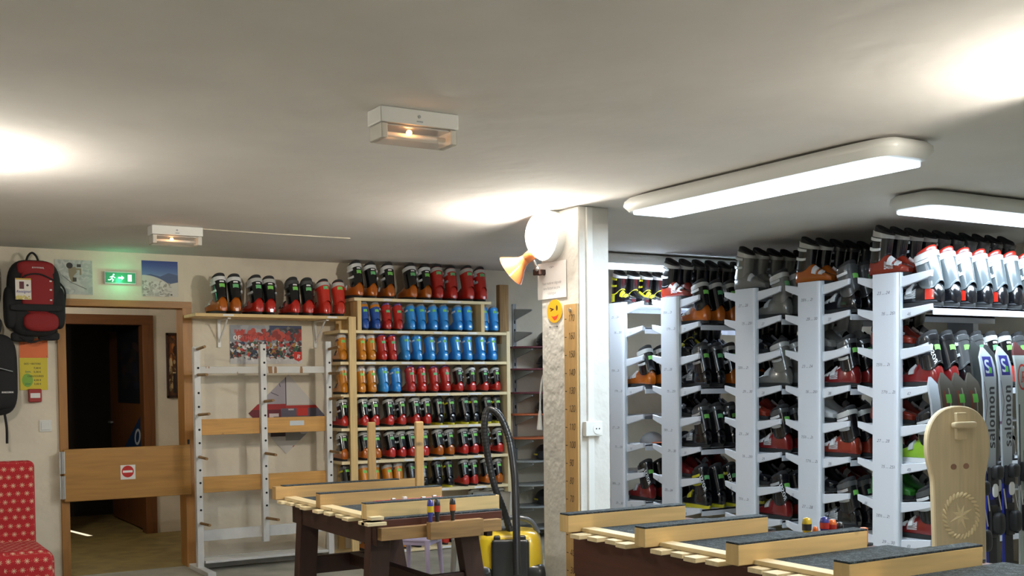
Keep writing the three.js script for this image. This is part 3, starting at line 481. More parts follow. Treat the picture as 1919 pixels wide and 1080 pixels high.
// ================================================================== WHITE SKI RACK
{
  const z = -8.24, zf = z + 0.05, t = thing('ski_rack', 'white ski rack with drilled posts, wooden planks and pegs', 'ski rack', V3(0, 0, 0));
  const chipped = std(0xffffff, 0.6, { map: dataTex(512, 64, (u, v) => { const k = fbm(u, v, 20, 4, 77, 3) + 0.25 * (0.5 - v); return k > 0.6 ? [150, 108, 66] : [206, 203, 196]; }) });
  const xs = [372, 496, 618].map((px) => onZ(px, 800, zf).x);
  const beams = [['top_beam', 687, 700, chipped], ['plank', 783, 812, M.plank], ['plank', 888, 917, M.plank], ['bottom_beam', 985, 1005, M.whitePaint]];
  for (const [n, p1, p0, m] of beams) for (let k = 0; k < 2; k++) { const y1 = onZ(496, p1, z).y, y0 = onZ(496, p0, z).y; part(n, box(xs[k] + 0.024, xs[k + 1] - 0.024, y0, y1, z - 0.005, z + 0.018, 0.003, 'x', xs[k] + y0), m, t); }
  const hole = new THREE.CylinderGeometry(0.0085, 0.0085, 0.003, 10).rotateX(Math.PI / 2);
  const spec = [[650, null, [690, 737, 763, 806, 831, 882, 906, 932, 957]], [645, 1016, [655, 680, 703, 729, 779, 803, 826, 874, 898, 924, 948]], [640, null, [680, 726, 773, 797, 821, 866, 891]]];
  const pegs = [[655, 703, 778, 857, 982], [753, 850, 972], [655, 700, 748, 846]];
  spec.forEach(([top, bottom, hs], i) => {
    const x = xs[i], px = [372, 496, 618][i], p = part('post', box(x - 0.024, x + 0.024, bottom ? onZ(px, bottom, zf).y : 0.03, onZ(px, top, zf).y, z, zf, 0.005), M.whitePaint, t);
    hs.forEach((py) => part('hole', hole.clone().translate(x + 0.006, onZ(px, py, zf).y, zf), M.hole, p));
    pegs[i].forEach((py, k) => { const y = onZ(px, py, zf).y; part('peg', rod(V3(x + 0.005, y, z + 0.03), V3(x + 0.012 * ((k % 3) - 1), y + 0.012 - 0.012 * (k % 2), zf + 0.24), 0.011, 0.01), M.roughWood, p); });
    if (i !== 1) part('foot', box(x - 0.03, x + 0.03, 0, 0.035, z - 0.18, z + 0.32, 0.004, 'z'), M.whitePaint, t);
  });
  part('base_rail', box(xs[0] + 0.03, xs[2] - 0.03, 0.0, 0.085, z - 0.13, z - 0.1, 0.003, 'x'), M.whitePaint, t); part('base_board', box(xs[0] + 0.03, xs[2] - 0.03, 0.06, 0.08, z - 0.1, z + 0.06, 0.003, 'x'), M.whitePaint, t);
  const a = onZ(543, 789, z + 0.02), b = onZ(570, 797, z + 0.02); part('name_tag', box(a.x, b.x, b.y, a.y, z + 0.018, z + 0.02, 0), printMat(canvasTex(128, 32, (g) => { g.fillStyle = '#c9cdd0'; g.fillRect(0, 0, 128, 32); g.fillStyle = '#2f3238'; g.font = 'bold 24px sans-serif'; g.fillText('104', 60, 25); })), t);
}
sheet('wall_poster', 'wide race poster with crowd and red lettering behind the ski rack', 'poster', 430, 609, 566, 682, canvasTex(512, 272, (g) => {
  g.fillStyle = '#8d9096'; g.fillRect(0, 0, 512, 272); g.fillStyle = '#3a4668'; g.fillRect(280, 0, 232, 70); blobs(g, 60, 230, 30, 512, 90, ['#4a4a55', '#35353f', '#6d6d70'], 10, 30); blobs(g, 30, 0, 0, 260, 50, ['#a9acb0', '#989ba2'], 10, 26);
  blobs(g, 60, 20, 40, 512, 110, ['#b3382c', '#8e2a24', '#c24a3a'], 8, 22); blobs(g, 420, 0, 120, 512, 235, ['#1d1a20', '#b8322a', '#c9c6c4', '#3c3a40', '#7a2a26', '#dcdad8', '#4d4238', '#20324e', '#2a5a3e', '#a8792e'], 4, 12);
  g.fillStyle = '#c8c6c6'; g.fillRect(0, 246, 512, 26); blobs(g, 60, 0, 238, 512, 262, ['#c8c6c6', '#d6d4d4'], 6, 16); blobs(g, 16, 0, 190, 512, 246, ['#1b1a20', '#2a2020'], 6, 10);
  g.font = 'bold 42px sans-serif'; g.fillStyle = '#f0eeee'; g.fillText('OF', 22, 104); g.fillStyle = '#d8483c'; g.fillText('HEROES', 106, 104); g.font = 'bold 34px sans-serif'; g.fillStyle = '#bf3026'; g.fillText('RACE', 30, 56);
  g.fillStyle = '#cf2c20'; g.beginPath(); g.moveTo(448, 186); g.lineTo(512, 186); g.lineTo(512, 240); g.lineTo(486, 256); g.lineTo(456, 240); g.fill(); g.fillStyle = '#f0eeee'; g.font = 'italic bold 38px serif'; g.fillText('R', 470, 234);
}));
{
  const a = onZ(461, 765, wz), b = onZ(529, 700, wz), c = onZ(608, 778, wz), dd = onZ(561, 857, wz), cx = (a.x + c.x) / 2 + 0.01, cy = (b.y + dd.y) / 2 + 0.01, s = 0.445;
  const m = printed('wall_poster', 'square poster hung cornerwise behind the ski rack, red and grey', 'poster', canvasTex(512, 512, (g) => {
    g.fillStyle = '#bcb8b2'; g.fillRect(0, 0, 512, 512); g.translate(256, 256); g.rotate(0.74); const R = (c, x, y, w, h) => { g.fillStyle = c; g.fillRect(x, y, w, h); };
    R('#a9a2aa', -200, -380, 190, 300); R('#cbc6c2', -10, -380, 300, 290); R('#3a2c3c', -14, -380, 8, 300); R('#a0201c', -380, -95, 370, 50); R('#6a1822', -380, -45, 330, 130); R('#b02a24', -10, -80, 320, 26); R('#5d5868', -60, -54, 420, 200); R('#c23026', 90, -54, 110, 70);
    R('#d8c8c4', -170, -10, 90, 110); R('#302430', -130, 20, 70, 14); R('#413436', -160, 140, 520, 60); R('#8d8c88', -20, 150, 300, 90); R('#c9c4bc', -400, 240, 800, 200);
    g.fillStyle = '#e4e2e0'; g.font = 'bold 20px sans-serif'; g.fillText('HERO', 10, -36); g.fillStyle = '#c6c8cc'; g.beginPath(); g.ellipse(170, 160, 50, 22, -0.2, 0, 7); g.fill(); g.fillStyle = '#b02a24'; g.beginPath(); g.arc(60, 300, 14, 0, 7); g.fill();
    g.strokeStyle = '#2a2430'; g.lineWidth = 5; g.beginPath(); g.moveTo(-90, -330); g.lineTo(-60, -250); g.moveTo(-150, -200); g.lineTo(-80, -170); g.stroke();
  }), s, s, V3(cx, cy, wz)); m.rotation.z = 0.74;
}
// ================================================================== BACKPACKS, CHAIR
const redCloth = std(lin(0.26, 0.012, 0.014), 0.75), tagPrint = printMat(canvasTex(128, 192, (g) => { g.fillStyle = '#e6e0d8'; g.fillRect(0, 0, 128, 192); g.fillStyle = '#cfae50'; g.fillRect(0, 0, 128, 14); blobs(g, 30, 0, 160, 128, 192, ['#d2c478', '#b9a85c'], 4, 10); g.fillStyle = '#5c2430'; g.fillRect(32, 30, 38, 66); g.fillStyle = '#3a3a44'; g.beginPath(); g.arc(98, 62, 10, 0, 7); g.fill(); g.fillStyle = '#3d3a86'; g.font = 'italic bold 30px sans-serif'; g.fillText('Rossignol', 6, 130, 116); }));
const brandRed = inkText('ROSSIGNOL', '#e0dede', 256, 48, 'bold 40px sans-serif');
{
  const c = onZ(70, 560, WALL + 0.12), w = 0.345, h = 0.53, t = thing('backpack', 'red and black backpack with a white tag hanging by the doorway', 'backpack', V3(c.x - 0.02, c.y, WALL + 0.105));
  part('body', pillow(w, h, 0.2, 0.55), M.blackCloth, t);
  part('front_panel', pillow(w * 0.62, h * 0.66, 0.07, 0.6).translate(0.01, h * 0.12, 0.085), redCloth, t); part('top_flap', pillow(w * 0.7, h * 0.2, 0.09, 0.6).translate(0.005, h * 0.38, 0.068), redCloth, t);
  part('lower_pocket', pillow(w * 0.66, h * 0.25, 0.07, 0.7).translate(0.03, -h * 0.31, 0.095), redCloth, t, 'red lower pocket');
  part('compression_strap', [pillow(w * 0.98, 0.05, 0.05, 0.4).translate(0, -h * 0.13, 0.1)], M.blackCloth, t);
  part('piping', tube([V3(-0.12, 0.1, 0.105), V3(-0.06, 0.15, 0.125), V3(0.02, 0.16, 0.128), V3(0.12, 0.12, 0.11)], 0.006, 16, 6), M.blackCloth, t);
  for (const s of [-1, 1]) part('side_pocket', pillow(0.09, h * 0.55, 0.16, 0.6).translate(s * w * 0.44, -h * 0.12, 0.01), M.blackCloth, t);
  part('grab_loop', tube([V3(-0.05, h * 0.45, 0), V3(-0.03, h * 0.56, 0), V3(-0.005, h * 0.6, 0), V3(0.02, h * 0.56, 0), V3(0.04, h * 0.45, 0)], 0.008, 18, 6), M.blackCloth, t);
  part('side_strap', tube([V3(0.16, 0.12, 0.03), V3(0.195, 0.06, 0.05), V3(0.19, -0.05, 0.05)], 0.007, 14, 6), M.blackCloth, t);
  part('hip_belt', [pillow(0.15, 0.07, 0.06, 0.5).translate(-0.08, -h * 0.5, 0), pillow(0.14, 0.06, 0.06, 0.5).translate(0.09, -h * 0.49, 0), tube([V3(-0.1, -h * 0.5, 0.03), V3(-0.04, -h * 0.57, 0.04), V3(0.02, -h * 0.55, 0.03), V3(0.1, -h * 0.5, 0.03)], 0.007, 16, 6)], M.blackCloth, t);
  for (const y of [0.11, 0.05, -0.02]) part('clip', box(0.085, 0.1, y, y + 0.01, 0.112, 0.122, 0.002), M.paper, t);
  const tg = part('swing_tag', card(0.1, 0.145, 0.003).translate(-0.085, 0.055, 0.133), tagPrint, t, 'white printed swing tag'); part('tag_string', rod(V3(-0.085, 0.125, 0.133), V3(-0.07, 0.155, 0.12), 0.002), M.black, tg);
  part('brand_print', card(0.09, 0.02, 0.002).translate(0.015, h * 0.385, 0.113), brandRed, t);
}
{
  const t = thing('backpack', 'black backpack with dangling strap at the left edge', 'backpack', V3(0.92, 1.46, WALL + 0.13));
  part('body', pillow(0.36, 0.56, 0.21, 0.5), M.blackCloth, t); part('front_pocket', pillow(0.29, 0.26, 0.09, 0.55).translate(0.02, -0.1, 0.1), M.blackCloth, t);
  part('shoulder_strap', tube([V3(0.0, 0.2, 0.05), V3(0.06, 0.3, 0.06), V3(0.06, 0.38, 0.04), V3(0.03, 0.42, 0.0)], 0.02, 18, 8), M.blackCloth, t);
  part('dangling_strap', tube([V3(0.09, -0.26, 0.04), V3(0.1, -0.36, 0.05), V3(0.1, -0.47, 0.05)], 0.009, 12, 6), M.blackCloth, t);
  part('brand_print', card(0.085, 0.02, 0.002).translate(0.1, -0.12, 0.146), brandRed, t); part('zip', tube([V3(-0.1, 0.03, 0.125), V3(0.03, 0.045, 0.13), V3(0.14, 0.02, 0.115)], 0.004, 12, 5), M.greyMetal, t);
  const u = thing('backpack', 'dark navy backpack with yellow edge behind the black one', 'backpack', V3(0.86, 2.1, WALL + 0.09)); const nv = std(lin(0.02, 0.026, 0.04), 0.8);
  part('body', pillow(0.3, 0.42, 0.17, 0.6), nv, u); part('front_pocket', pillow(0.22, 0.3, 0.08, 0.6).translate(0, -0.05, 0.07), nv, u); part('edge_piping', tube([V3(0.1, 0.14, 0.09), V3(0.125, 0.05, 0.09), V3(0.13, -0.06, 0.09)], 0.006, 12, 6), std(lin(0.45, 0.4, 0.08), 0.7), u); part('grab_loop', tube([V3(0.02, 0.24, 0), V3(0.05, 0.28, 0), V3(0.09, 0.22, 0)], 0.008, 12, 6), nv, u);
}
{
  const fab = canvasTex(512, 512, (g) => {
    g.fillStyle = '#a01a22'; g.fillRect(0, 0, 512, 512);
    for (let j = 0; j < 8; j++) for (let i = 0; i < 8; i++) { const x = i * 64 + (j % 2) * 32 + 8 * (rnd() - 0.5), y = j * 64 + 32 + 8 * (rnd() - 0.5), r = 20; g.strokeStyle = '#c8ae90'; g.lineWidth = 4; for (let k = 0; k < 4; k++) { const a = k * Math.PI / 4 + 0.2; g.beginPath(); g.moveTo(x - r * Math.cos(a), y - r * Math.sin(a)); g.lineTo(x + r * Math.cos(a), y + r * Math.sin(a)); g.stroke(); } g.fillStyle = '#c8ae90'; g.beginPath(); g.arc(x, y, 4, 0, 7); g.fill(); g.fillStyle = '#c23a34'; g.beginPath(); g.arc(x + 32, y, 5, 0, 7); g.fill(); }
  }); fab.wrapS = fab.wrapT = THREE.RepeatWrapping; fab.repeat.set(2.6, 2.6);
  const fm = std(0xffffff, 0.9, { map: fab }), c = thing('upholstered_chair', 'armless chair in red fabric with white snowflakes', 'chair', V3(0.79, 0, -7.0));
  const soft = (x0, x1, y0, y1, z0, z1, r) => { const g = new RoundedBoxGeometry(x1 - x0, y1 - y0, z1 - z0, 5, r); g.translate((x0 + x1) / 2, (y0 + y1) / 2, (z0 + z1) / 2); return grain(g, 'x'); };
  part('backrest', soft(-0.25, 0.24, 0.3, 0.935, -0.3, -0.18, 0.035), fm, c); part('seat', soft(-0.26, 0.27, 0.2, 0.46, -0.25, 0.3, 0.07), fm, c);
  for (const [x, z] of [[-0.2, -0.22], [0.2, -0.22], [-0.2, 0.24], [0.2, 0.24]]) part('leg', rod(V3(x, 0, z), V3(x, 0.22, z), 0.016, 0.022), M.darkLeg, c);
}

// ================================================================== GREY BOOT RACKS
const RX = 5.42, RZ = [-7.274, -6.61, -5.79, -5.195, -4.58], RLEN = 1.55, HW = 0.11, HP = 0.078, AR = 0.185, AL = 0.145, LV = [1.985, 1.79, 1.555, 1.32, 1.095, 0.87, 0.64, 0.415, 0.19];
const RNAME = ['farthest', 'fourth nearest', 'third nearest', 'second nearest', 'nearest'];
const armGeo = (len, dir) => { const g = extrude([[0, -0.012], [len, 0.012], [len - 0.002, -0.024], [len * 0.72, -0.04], [0, -0.076]], 0.022, 0.003); if (dir > 0) g.rotateY(-Math.PI / 2); else { g.rotateY(Math.PI / 2); g.translate(-0.022, 0, 0); } return g; };
const armR = armGeo(AR, 1), armL = armGeo(AL, -1);
const sizeInk = {}; const handInk = (s) => sizeInk[s] ??= inkText(s, '#5a5e78', 128, 48, 'italic 34px sans-serif');
const rackNo = [['17', '18', '19'], ['21', '22', '20'], ['27', '28', '29'], ['37', '38', '39'], ['46', '47', '49']], leftNo = ['16', '20', '26', '33', '44'];
RZ.forEach((zc, i) => {
  const t = thing('boot_rack', 'pale grey steel boot rack, the ' + RNAME[i] + ' of five', 'boot rack', V3(RX, 0, zc), 0, 'grey steel boot racks');
  const prof = new THREE.Shape(); prof.moveTo(0, -HW); prof.lineTo(0, HP - 0.035); prof.bezierCurveTo(0.0, HP - 0.008, 0.008, HP, 0.025, HP); prof.lineTo(0.034, HP); prof.lineTo(0.034, -HW); prof.lineTo(0, -HW);
  const pg = new THREE.ExtrudeGeometry(prof, { depth: 2.0, bevelEnabled: false, curveSegments: 8 }); pg.rotateX(-Math.PI / 2); pg.scale(1, 1, -1); { const a = pg.attributes.position.array; for (let k = 0; k < a.length; k += 9) for (let c = 0; c < 3; c++) { const q = a[k + c]; a[k + c] = a[k + 3 + c]; a[k + 3 + c] = q; } } pg.computeVertexNormals();
  const post = part('end_post', toCreasedNormals(pg, 0.5), M.rackPaint, t);
  part('post_edge', box(0.01, 0.036, 0.0, 2.0, HP, HP + 0.008, 0.003), M.rackEdge, t);
  part('rear_post', box(RLEN - 0.06, RLEN, 0, 1.95, -HW, HW, 0.005), M.rackPaint, t);
  LV.slice(0, 8).forEach((y, k) => {
    const a = part('arm', armR, M.rackPaint, t); a.position.set(0.045, y, HP - 0.01); a.scale.z = (HW + AR - HP + 0.01) / AR; const b = part('arm', armL, M.rackPaint, t); b.position.set(0.045, y, -HW + 0.004);
    if (k % 2 === 1) { const n = rackNo[i][Math.min(2, (k - 1) >> 1)]; const m = part('size_number', new THREE.PlaneGeometry(0.07, 0.035), handInk(n), a); m.rotation.y = -Math.PI / 2; m.position.set(-0.0275, -0.04, AR * 0.33); }
    if (k === 6) { const m = part('size_number', new THREE.PlaneGeometry(0.07, 0.035), handInk(leftNo[i]), b); m.rotation.y = -Math.PI / 2; m.position.set(-0.0275, -0.035, -AL * 0.5); }
    if (k % 2 === 0) { const s = part('range_note', new THREE.PlaneGeometry(0.1, 0.035), handInk(['23 … 24', '25½ … 26', '27 … 28', '28½ … 29'][(k / 2 + i) % 4]), post); s.rotation.y = -Math.PI / 2; s.position.set(-0.0012, y - 0.1, -0.03); }
    if (k % 2 === 1) { const s = part('range_note', new THREE.PlaneGeometry(0.1, 0.035), handInk(['26 … 26½', '27½ … 28', '25 … 25½', '29 … 30'][((k - 1) / 2 + i) % 4]), post); s.rotation.y = -Math.PI / 2; s.position.set(-0.0012, y - 0.03, 0.01); }
    const sh = (z0, z1, lip) => part('shelf', [box(0.06, RLEN - 0.06, y - 0.014, y - 0.001, z0, z1, 0.001), box(0.06, RLEN - 0.06, y - 0.05, y - 0.001, lip - 0.004, lip + 0.004, 0.001)], M.rackPaint, t);
    if (k === 0) { sh(-HW - AL + 0.03, 0.045, -HW - AL + 0.035); } else if (k % 2) sh(-0.02, HW + AR - 0.012, HW + AR - 0.016); else sh(-HW - AL + 0.012, 0.02, -HW - AL + 0.016);
  });
});
{
  const rows = (i, list) => { for (const [side, k, styles, n, step, s0 = 0.98] of list) {
    const nm = { t: 'along top', r: 'on right', l: 'on left' }[side], lev = side === 't' ? '' : ' shelf ' + ORD[side === 'r' ? (k - 1) / 2 : k / 2 - 1];
    for (let j = 0; j < n; j++) {
      const st = styles[Math.min(styles.length - 1, j >> 1)], zc = RZ[i], x = RX + 0.135 + j * step, s = s0;
      const z = side === 't' ? zc - HW - AL + 0.115 : side === 'r' ? zc + HW + AR - 0.012 - 0.10 * s : zc - HW - AL + 0.035 + 0.10 * s;
      boot(st, (j + (side === 'r' ? 0 : 1)) % 2, V3(x, LV[k], z), (side === 'r' ? 0 : Math.PI) + (rnd() - 0.5) * 0.12, s, ORD[j] + ' ' + nm + lev + ' of ' + RNAME[i] + ' rack', 'boots on the grey racks');
    } } };
  rows(4, [['t', 0, ['rustRed', 'rustRed', 'allBlack', 'blackGrey', 'allBlack'], 10, 0.132, 0.97], ['r', 1, ['whiteCuff'], 8, 0.15, 1.06], ['r', 3, ['redRos', 'blackGrey', 'blackRed', 'blackGrey'], 9, 0.136], ['r', 5, ['lime', 'blackGrey', 'allBlack'], 6, 0.136], ['r', 7, ['redSalomon', 'allBlack'], 6, 0.136],
    ['l', 2, ['rustRed', 'allBlack'], 3, 0.136], ['l', 4, ['rustRed', 'blackGrey'], 3, 0.136], ['l', 6, ['green', 'allBlack'], 3, 0.136]]);
  rows(3, [['t', 0, ['rustOrange', 'allBlack', 'blackGrey', 'allBlack'], 9, 0.132, 0.97], ['r', 1, ['blackGrey', 'allBlack'], 5, 0.136], ['r', 3, ['redSalomon', 'rustRed'], 5, 0.136], ['r', 5, ['rustRed', 'redSalomon'], 5, 0.136], ['r', 7, ['allBlack', 'blackGrey'], 5, 0.136],
    ['l', 2, ['smoke', 'whiteBoot'], 4, 0.136], ['l', 4, ['whiteBoot', 'allBlack'], 4, 0.136], ['l', 6, ['allBlack', 'redRos'], 4, 0.136]]);
  rows(2, [['t', 0, ['smoke', 'smoke', 'blackGrey', 'allBlack'], 9, 0.132, 0.97], ['r', 1, ['smoke'], 5, 0.136], ['r', 3, ['smoke', 'blackGrey'], 5, 0.136], ['r', 5, ['redSalomon', 'allBlack'], 5, 0.136], ['r', 7, ['redRos', 'allBlack'], 5, 0.136],
    ['l', 2, ['allBlack'], 4, 0.136], ['l', 4, ['rustRed', 'allBlack'], 4, 0.136], ['l', 6, ['allBlack'], 4, 0.136]]);
  rows(1, [['t', 0, ['rustRed', 'blackRedDark', 'blackRedDark', 'allBlack'], 9, 0.132, 0.97], ['r', 1, ['rustOrange'], 6, 0.136], ['r', 3, ['allBlack', 'rustOrange'], 6, 0.136], ['r', 5, ['allBlack'], 6, 0.136], ['r', 7, ['blackRos'], 6, 0.136],
    ['l', 2, ['blackYellow', 'allBlack'], 4, 0.136], ['l', 4, ['allBlack'], 4, 0.136], ['l', 6, ['redRos'], 4, 0.136]]);
  rows(0, [['t', 0, ['blackYellow'], 6, 0.132, 0.9], ['r', 3, ['rustOrange', 'allBlack'], 4, 0.136], ['r', 7, ['redRos', 'blackGrey'], 4, 0.136]]);
  const t = thing('cap', 'grey cap with orange brim on a shelf of the farthest rack', 'cap', V3(RX + 0.22, LV[5], RZ[0] + 0.16), 0.35);
  part('crown', new THREE.SphereGeometry(0.09, 20, 10, 0, Math.PI * 2, 0, Math.PI / 2).scale(1, 1, 1.15), std(lin(0.25, 0.25, 0.26), 0.8), t);
  const br = new THREE.Shape(); br.absellipse(0, 0, 0.085, 0.17, 0, Math.PI, false); part('brim', extrude(br, 0.008, 0.002).rotateX(Math.PI / 2).translate(0, 0.012, 0.05), std(lin(0.55, 0.13, 0.04), 0.7), t);
}
// ================================================================== PILLAR FITTINGS
{
  const sx = PX - 0.006, tx = canvasTex(128, 1400, (g, w, h) => {
    g.clearRect(0, 0, w, h); g.strokeStyle = g.fillStyle = '#2a2018'; g.lineWidth = 3; g.font = 'italic 40px sans-serif';
    for (let c = 10; c <= 170; c += 10) { const y = (1.81 - (0.706 + (c - 70) * 0.01019)) / 1.81 * h; g.beginPath(); g.moveTo(6, y); g.lineTo(26, y); g.stroke(); g.fillText(String(c), 42, y + 10); }
  });
  const t = thing('measuring_stick', 'wooden measuring board with handwritten heights on the pillar', 'measuring stick', V3(PX, 0, -5.22));
  part('board', box(-0.014, 0, 0, 1.81, -0.064, 0.064, 0.003, 'y'), M.stick, t);
  const m = part('height_marks', new THREE.PlaneGeometry(0.122, 1.81), inkMat(tx), t); m.rotation.y = -Math.PI / 2; m.position.set(-0.0152, 0.905, 0);
  part('screw', new THREE.CylinderGeometry(0.011, 0.011, 0.006, 14).rotateZ(Math.PI / 2).translate(-0.016, 1.775, 0.0), M.steel, t);
  const p = new THREE.Mesh(new THREE.BoxGeometry(0.002, 0.21, 0.297), [M.paper, printMat(canvasTex(297 * 2, 420, (g, w, h) => { g.fillStyle = '#efefef'; g.fillRect(0, 0, w, h); g.fillStyle = '#8a8a92'; g.font = 'bold 34px sans-serif'; g.textAlign = 'center'; g.fillText('• SVP •', w / 2, 70); g.font = '40px sans-serif'; ['Tout matériel dégradé', 'sera facturé au prix', 'catalogue'].forEach((s, k) => g.fillText(s, w / 2, 255 + k * 58)); })), M.paper, M.paper, M.paper, M.paper]);
  p.name = numbered('notice_sheet'); p.userData = { label: 'white printed notice taped to the pillar under the round lamp', category: 'paper' }; p.position.set(PX - 0.004, 1.958, -5.42); shade(p); scene.add(p);
  const s = thing('smiley_sticker', 'yellow winking smiley sticker on the pillar', 'sticker', V3(PX, 1.779, -5.395)); s.rotation.y = -Math.PI / 2;
  const disc = new THREE.CylinderGeometry(0.078, 0.078, 0.003, 32); disc.rotateX(Math.PI / 2).scale(1, 0.86, 1).translate(0, 0, 0.002);
  { const P = disc.attributes.position, uv = disc.attributes.uv; for (let i = 0; i < P.count; i++) uv.setXY(i, 0.5 + P.getX(i) / 0.156, 0.5 + P.getY(i) / 0.136); }
  part('face', disc, printMat(canvasTex(128, 128, (g) => { g.fillStyle = '#f0b020'; g.fillRect(0, 0, 128, 128); g.fillStyle = '#4a2a10'; g.beginPath(); g.ellipse(84, 48, 8, 15, 0, 0, 7); g.fill(); g.strokeStyle = '#4a2a10'; g.lineWidth = 7; g.beginPath(); g.moveTo(24, 46); g.lineTo(52, 54); g.lineTo(30, 62); g.stroke(); g.fillStyle = '#d8452a'; g.beginPath(); g.moveTo(34, 88); g.quadraticCurveTo(64, 100, 98, 82); g.quadraticCurveTo(84, 116, 62, 114); g.fill(); })), s);
  const ar = part(numbered('arrow_mark'), new THREE.PlaneGeometry(0.1, 0.03), inkMat(canvasTex(128, 40, (g) => { g.clearRect(0, 0, 128, 40); g.strokeStyle = g.fillStyle = '#54504c'; g.lineWidth = 4; g.beginPath(); g.moveTo(10, 20); g.lineTo(118, 20); g.stroke(); g.beginPath(); g.moveTo(4, 20); g.lineTo(20, 10); g.lineTo(20, 30); g.fill(); g.beginPath(); g.moveTo(124, 20); g.lineTo(108, 10); g.lineTo(108, 30); g.fill(); })), scene);
  ar.userData = { label: 'small double arrow drawn on the pillar under the smiley', category: 'mark' }; ar.rotation.y = -Math.PI / 2; ar.position.set(PX - 0.0015, 1.69, -5.41);
  const k = thing('wall_socket', 'white power socket on the pillar below the cable duct', 'socket', V3(3.652, 1.108, PZ));
  part('plate', box(-0.062, 0.052, -0.042, 0.042, 0, 0.036, 0.006), M.plasticWhite, k); part('outlet', new THREE.CylinderGeometry(0.03, 0.03, 0.006, 24).rotateX(Math.PI / 2).translate(0.015, 0, 0.037), M.white, k);
  for (const s of [-0.01, 0.01]) part('pin_hole', new THREE.CylinderGeometry(0.004, 0.004, 0.002, 10).rotateX(Math.PI / 2).translate(0.015 + s, 0, 0.0405), M.hole, k);
  // copper clamp lamp
  const cop = gloss(lin(0.38, 0.11, 0.03), 0.25), c = thing('clamp_lamp', 'copper coloured clamp spotlight on the pillar edge', 'lamp', V3(PX, 2.03, -5.5));
  const axis = V3(-0.5, -0.56, -0.66).normalize(), q = new THREE.Quaternion().setFromUnitVectors(V3(0, 1, 0), axis), o = V3(-0.095, 0.075, 0.0);
  const L = (pr) => new THREE.LatheGeometry(pr.map(([r, y]) => new THREE.Vector2(r, y)), 32).applyQuaternion(q).translate(o.x, o.y, o.z);
  part('shade', L([[0.028, 0.03], [0.034, 0.06], [0.05, 0.085], [0.078, 0.12], [0.1, 0.15]]), cop, c); part('reflector', L([[0.097, 0.151], [0.074, 0.118], [0.046, 0.083], [0.02, 0.06]]), M.white, c); part('socket_cup', L([[0.0, -0.05], [0.03, -0.045], [0.033, 0.0], [0.03, 0.035]]), cop, c);
  part('bulb', new THREE.SphereGeometry(0.028, 16, 12).translate(o.x + axis.x * 0.1, o.y + axis.y * 0.1, o.z + axis.z * 0.1), M.white, c);
  part('swivel', [rod(V3(-0.09, 0.07, 0), V3(-0.05, 0.0, 0.0), 0.01), new THREE.SphereGeometry(0.016, 12, 8).translate(-0.05, 0, 0)], M.steel, c); part('clamp', [box(-0.05, 0.02, -0.03, 0.0, -0.05, -0.036, 0.003), box(-0.05, -0.005, -0.035, -0.005, -0.05, 0.02, 0.003), rod(V3(-0.05, -0.01, 0.0), V3(-0.005, -0.03, 0.01), 0.011)], M.darkLeg, c);
  const cord = thing('hanging_cord', 'white cord with plug hanging behind the pillar', 'cord', V3(0, 0, 0)); const A = onZ(1020, 700, -5.75), B = onZ(1012, 770, -5.75), C = onZ(1011, 800, -5.75);
  part('cable', tube([V3(3.70, A.y + 0.02, -5.56), V3(A.x, A.y, -5.75), V3(A.x - 0.025, A.y - 0.08, -5.75), B], 0.006, 20, 6), M.plasticWhite, cord); part('plug', [rod(B, C, 0.008, 0.016), rod(C, V3(C.x, C.y - 0.02, C.z), 0.018)], M.plasticWhite, cord);
}
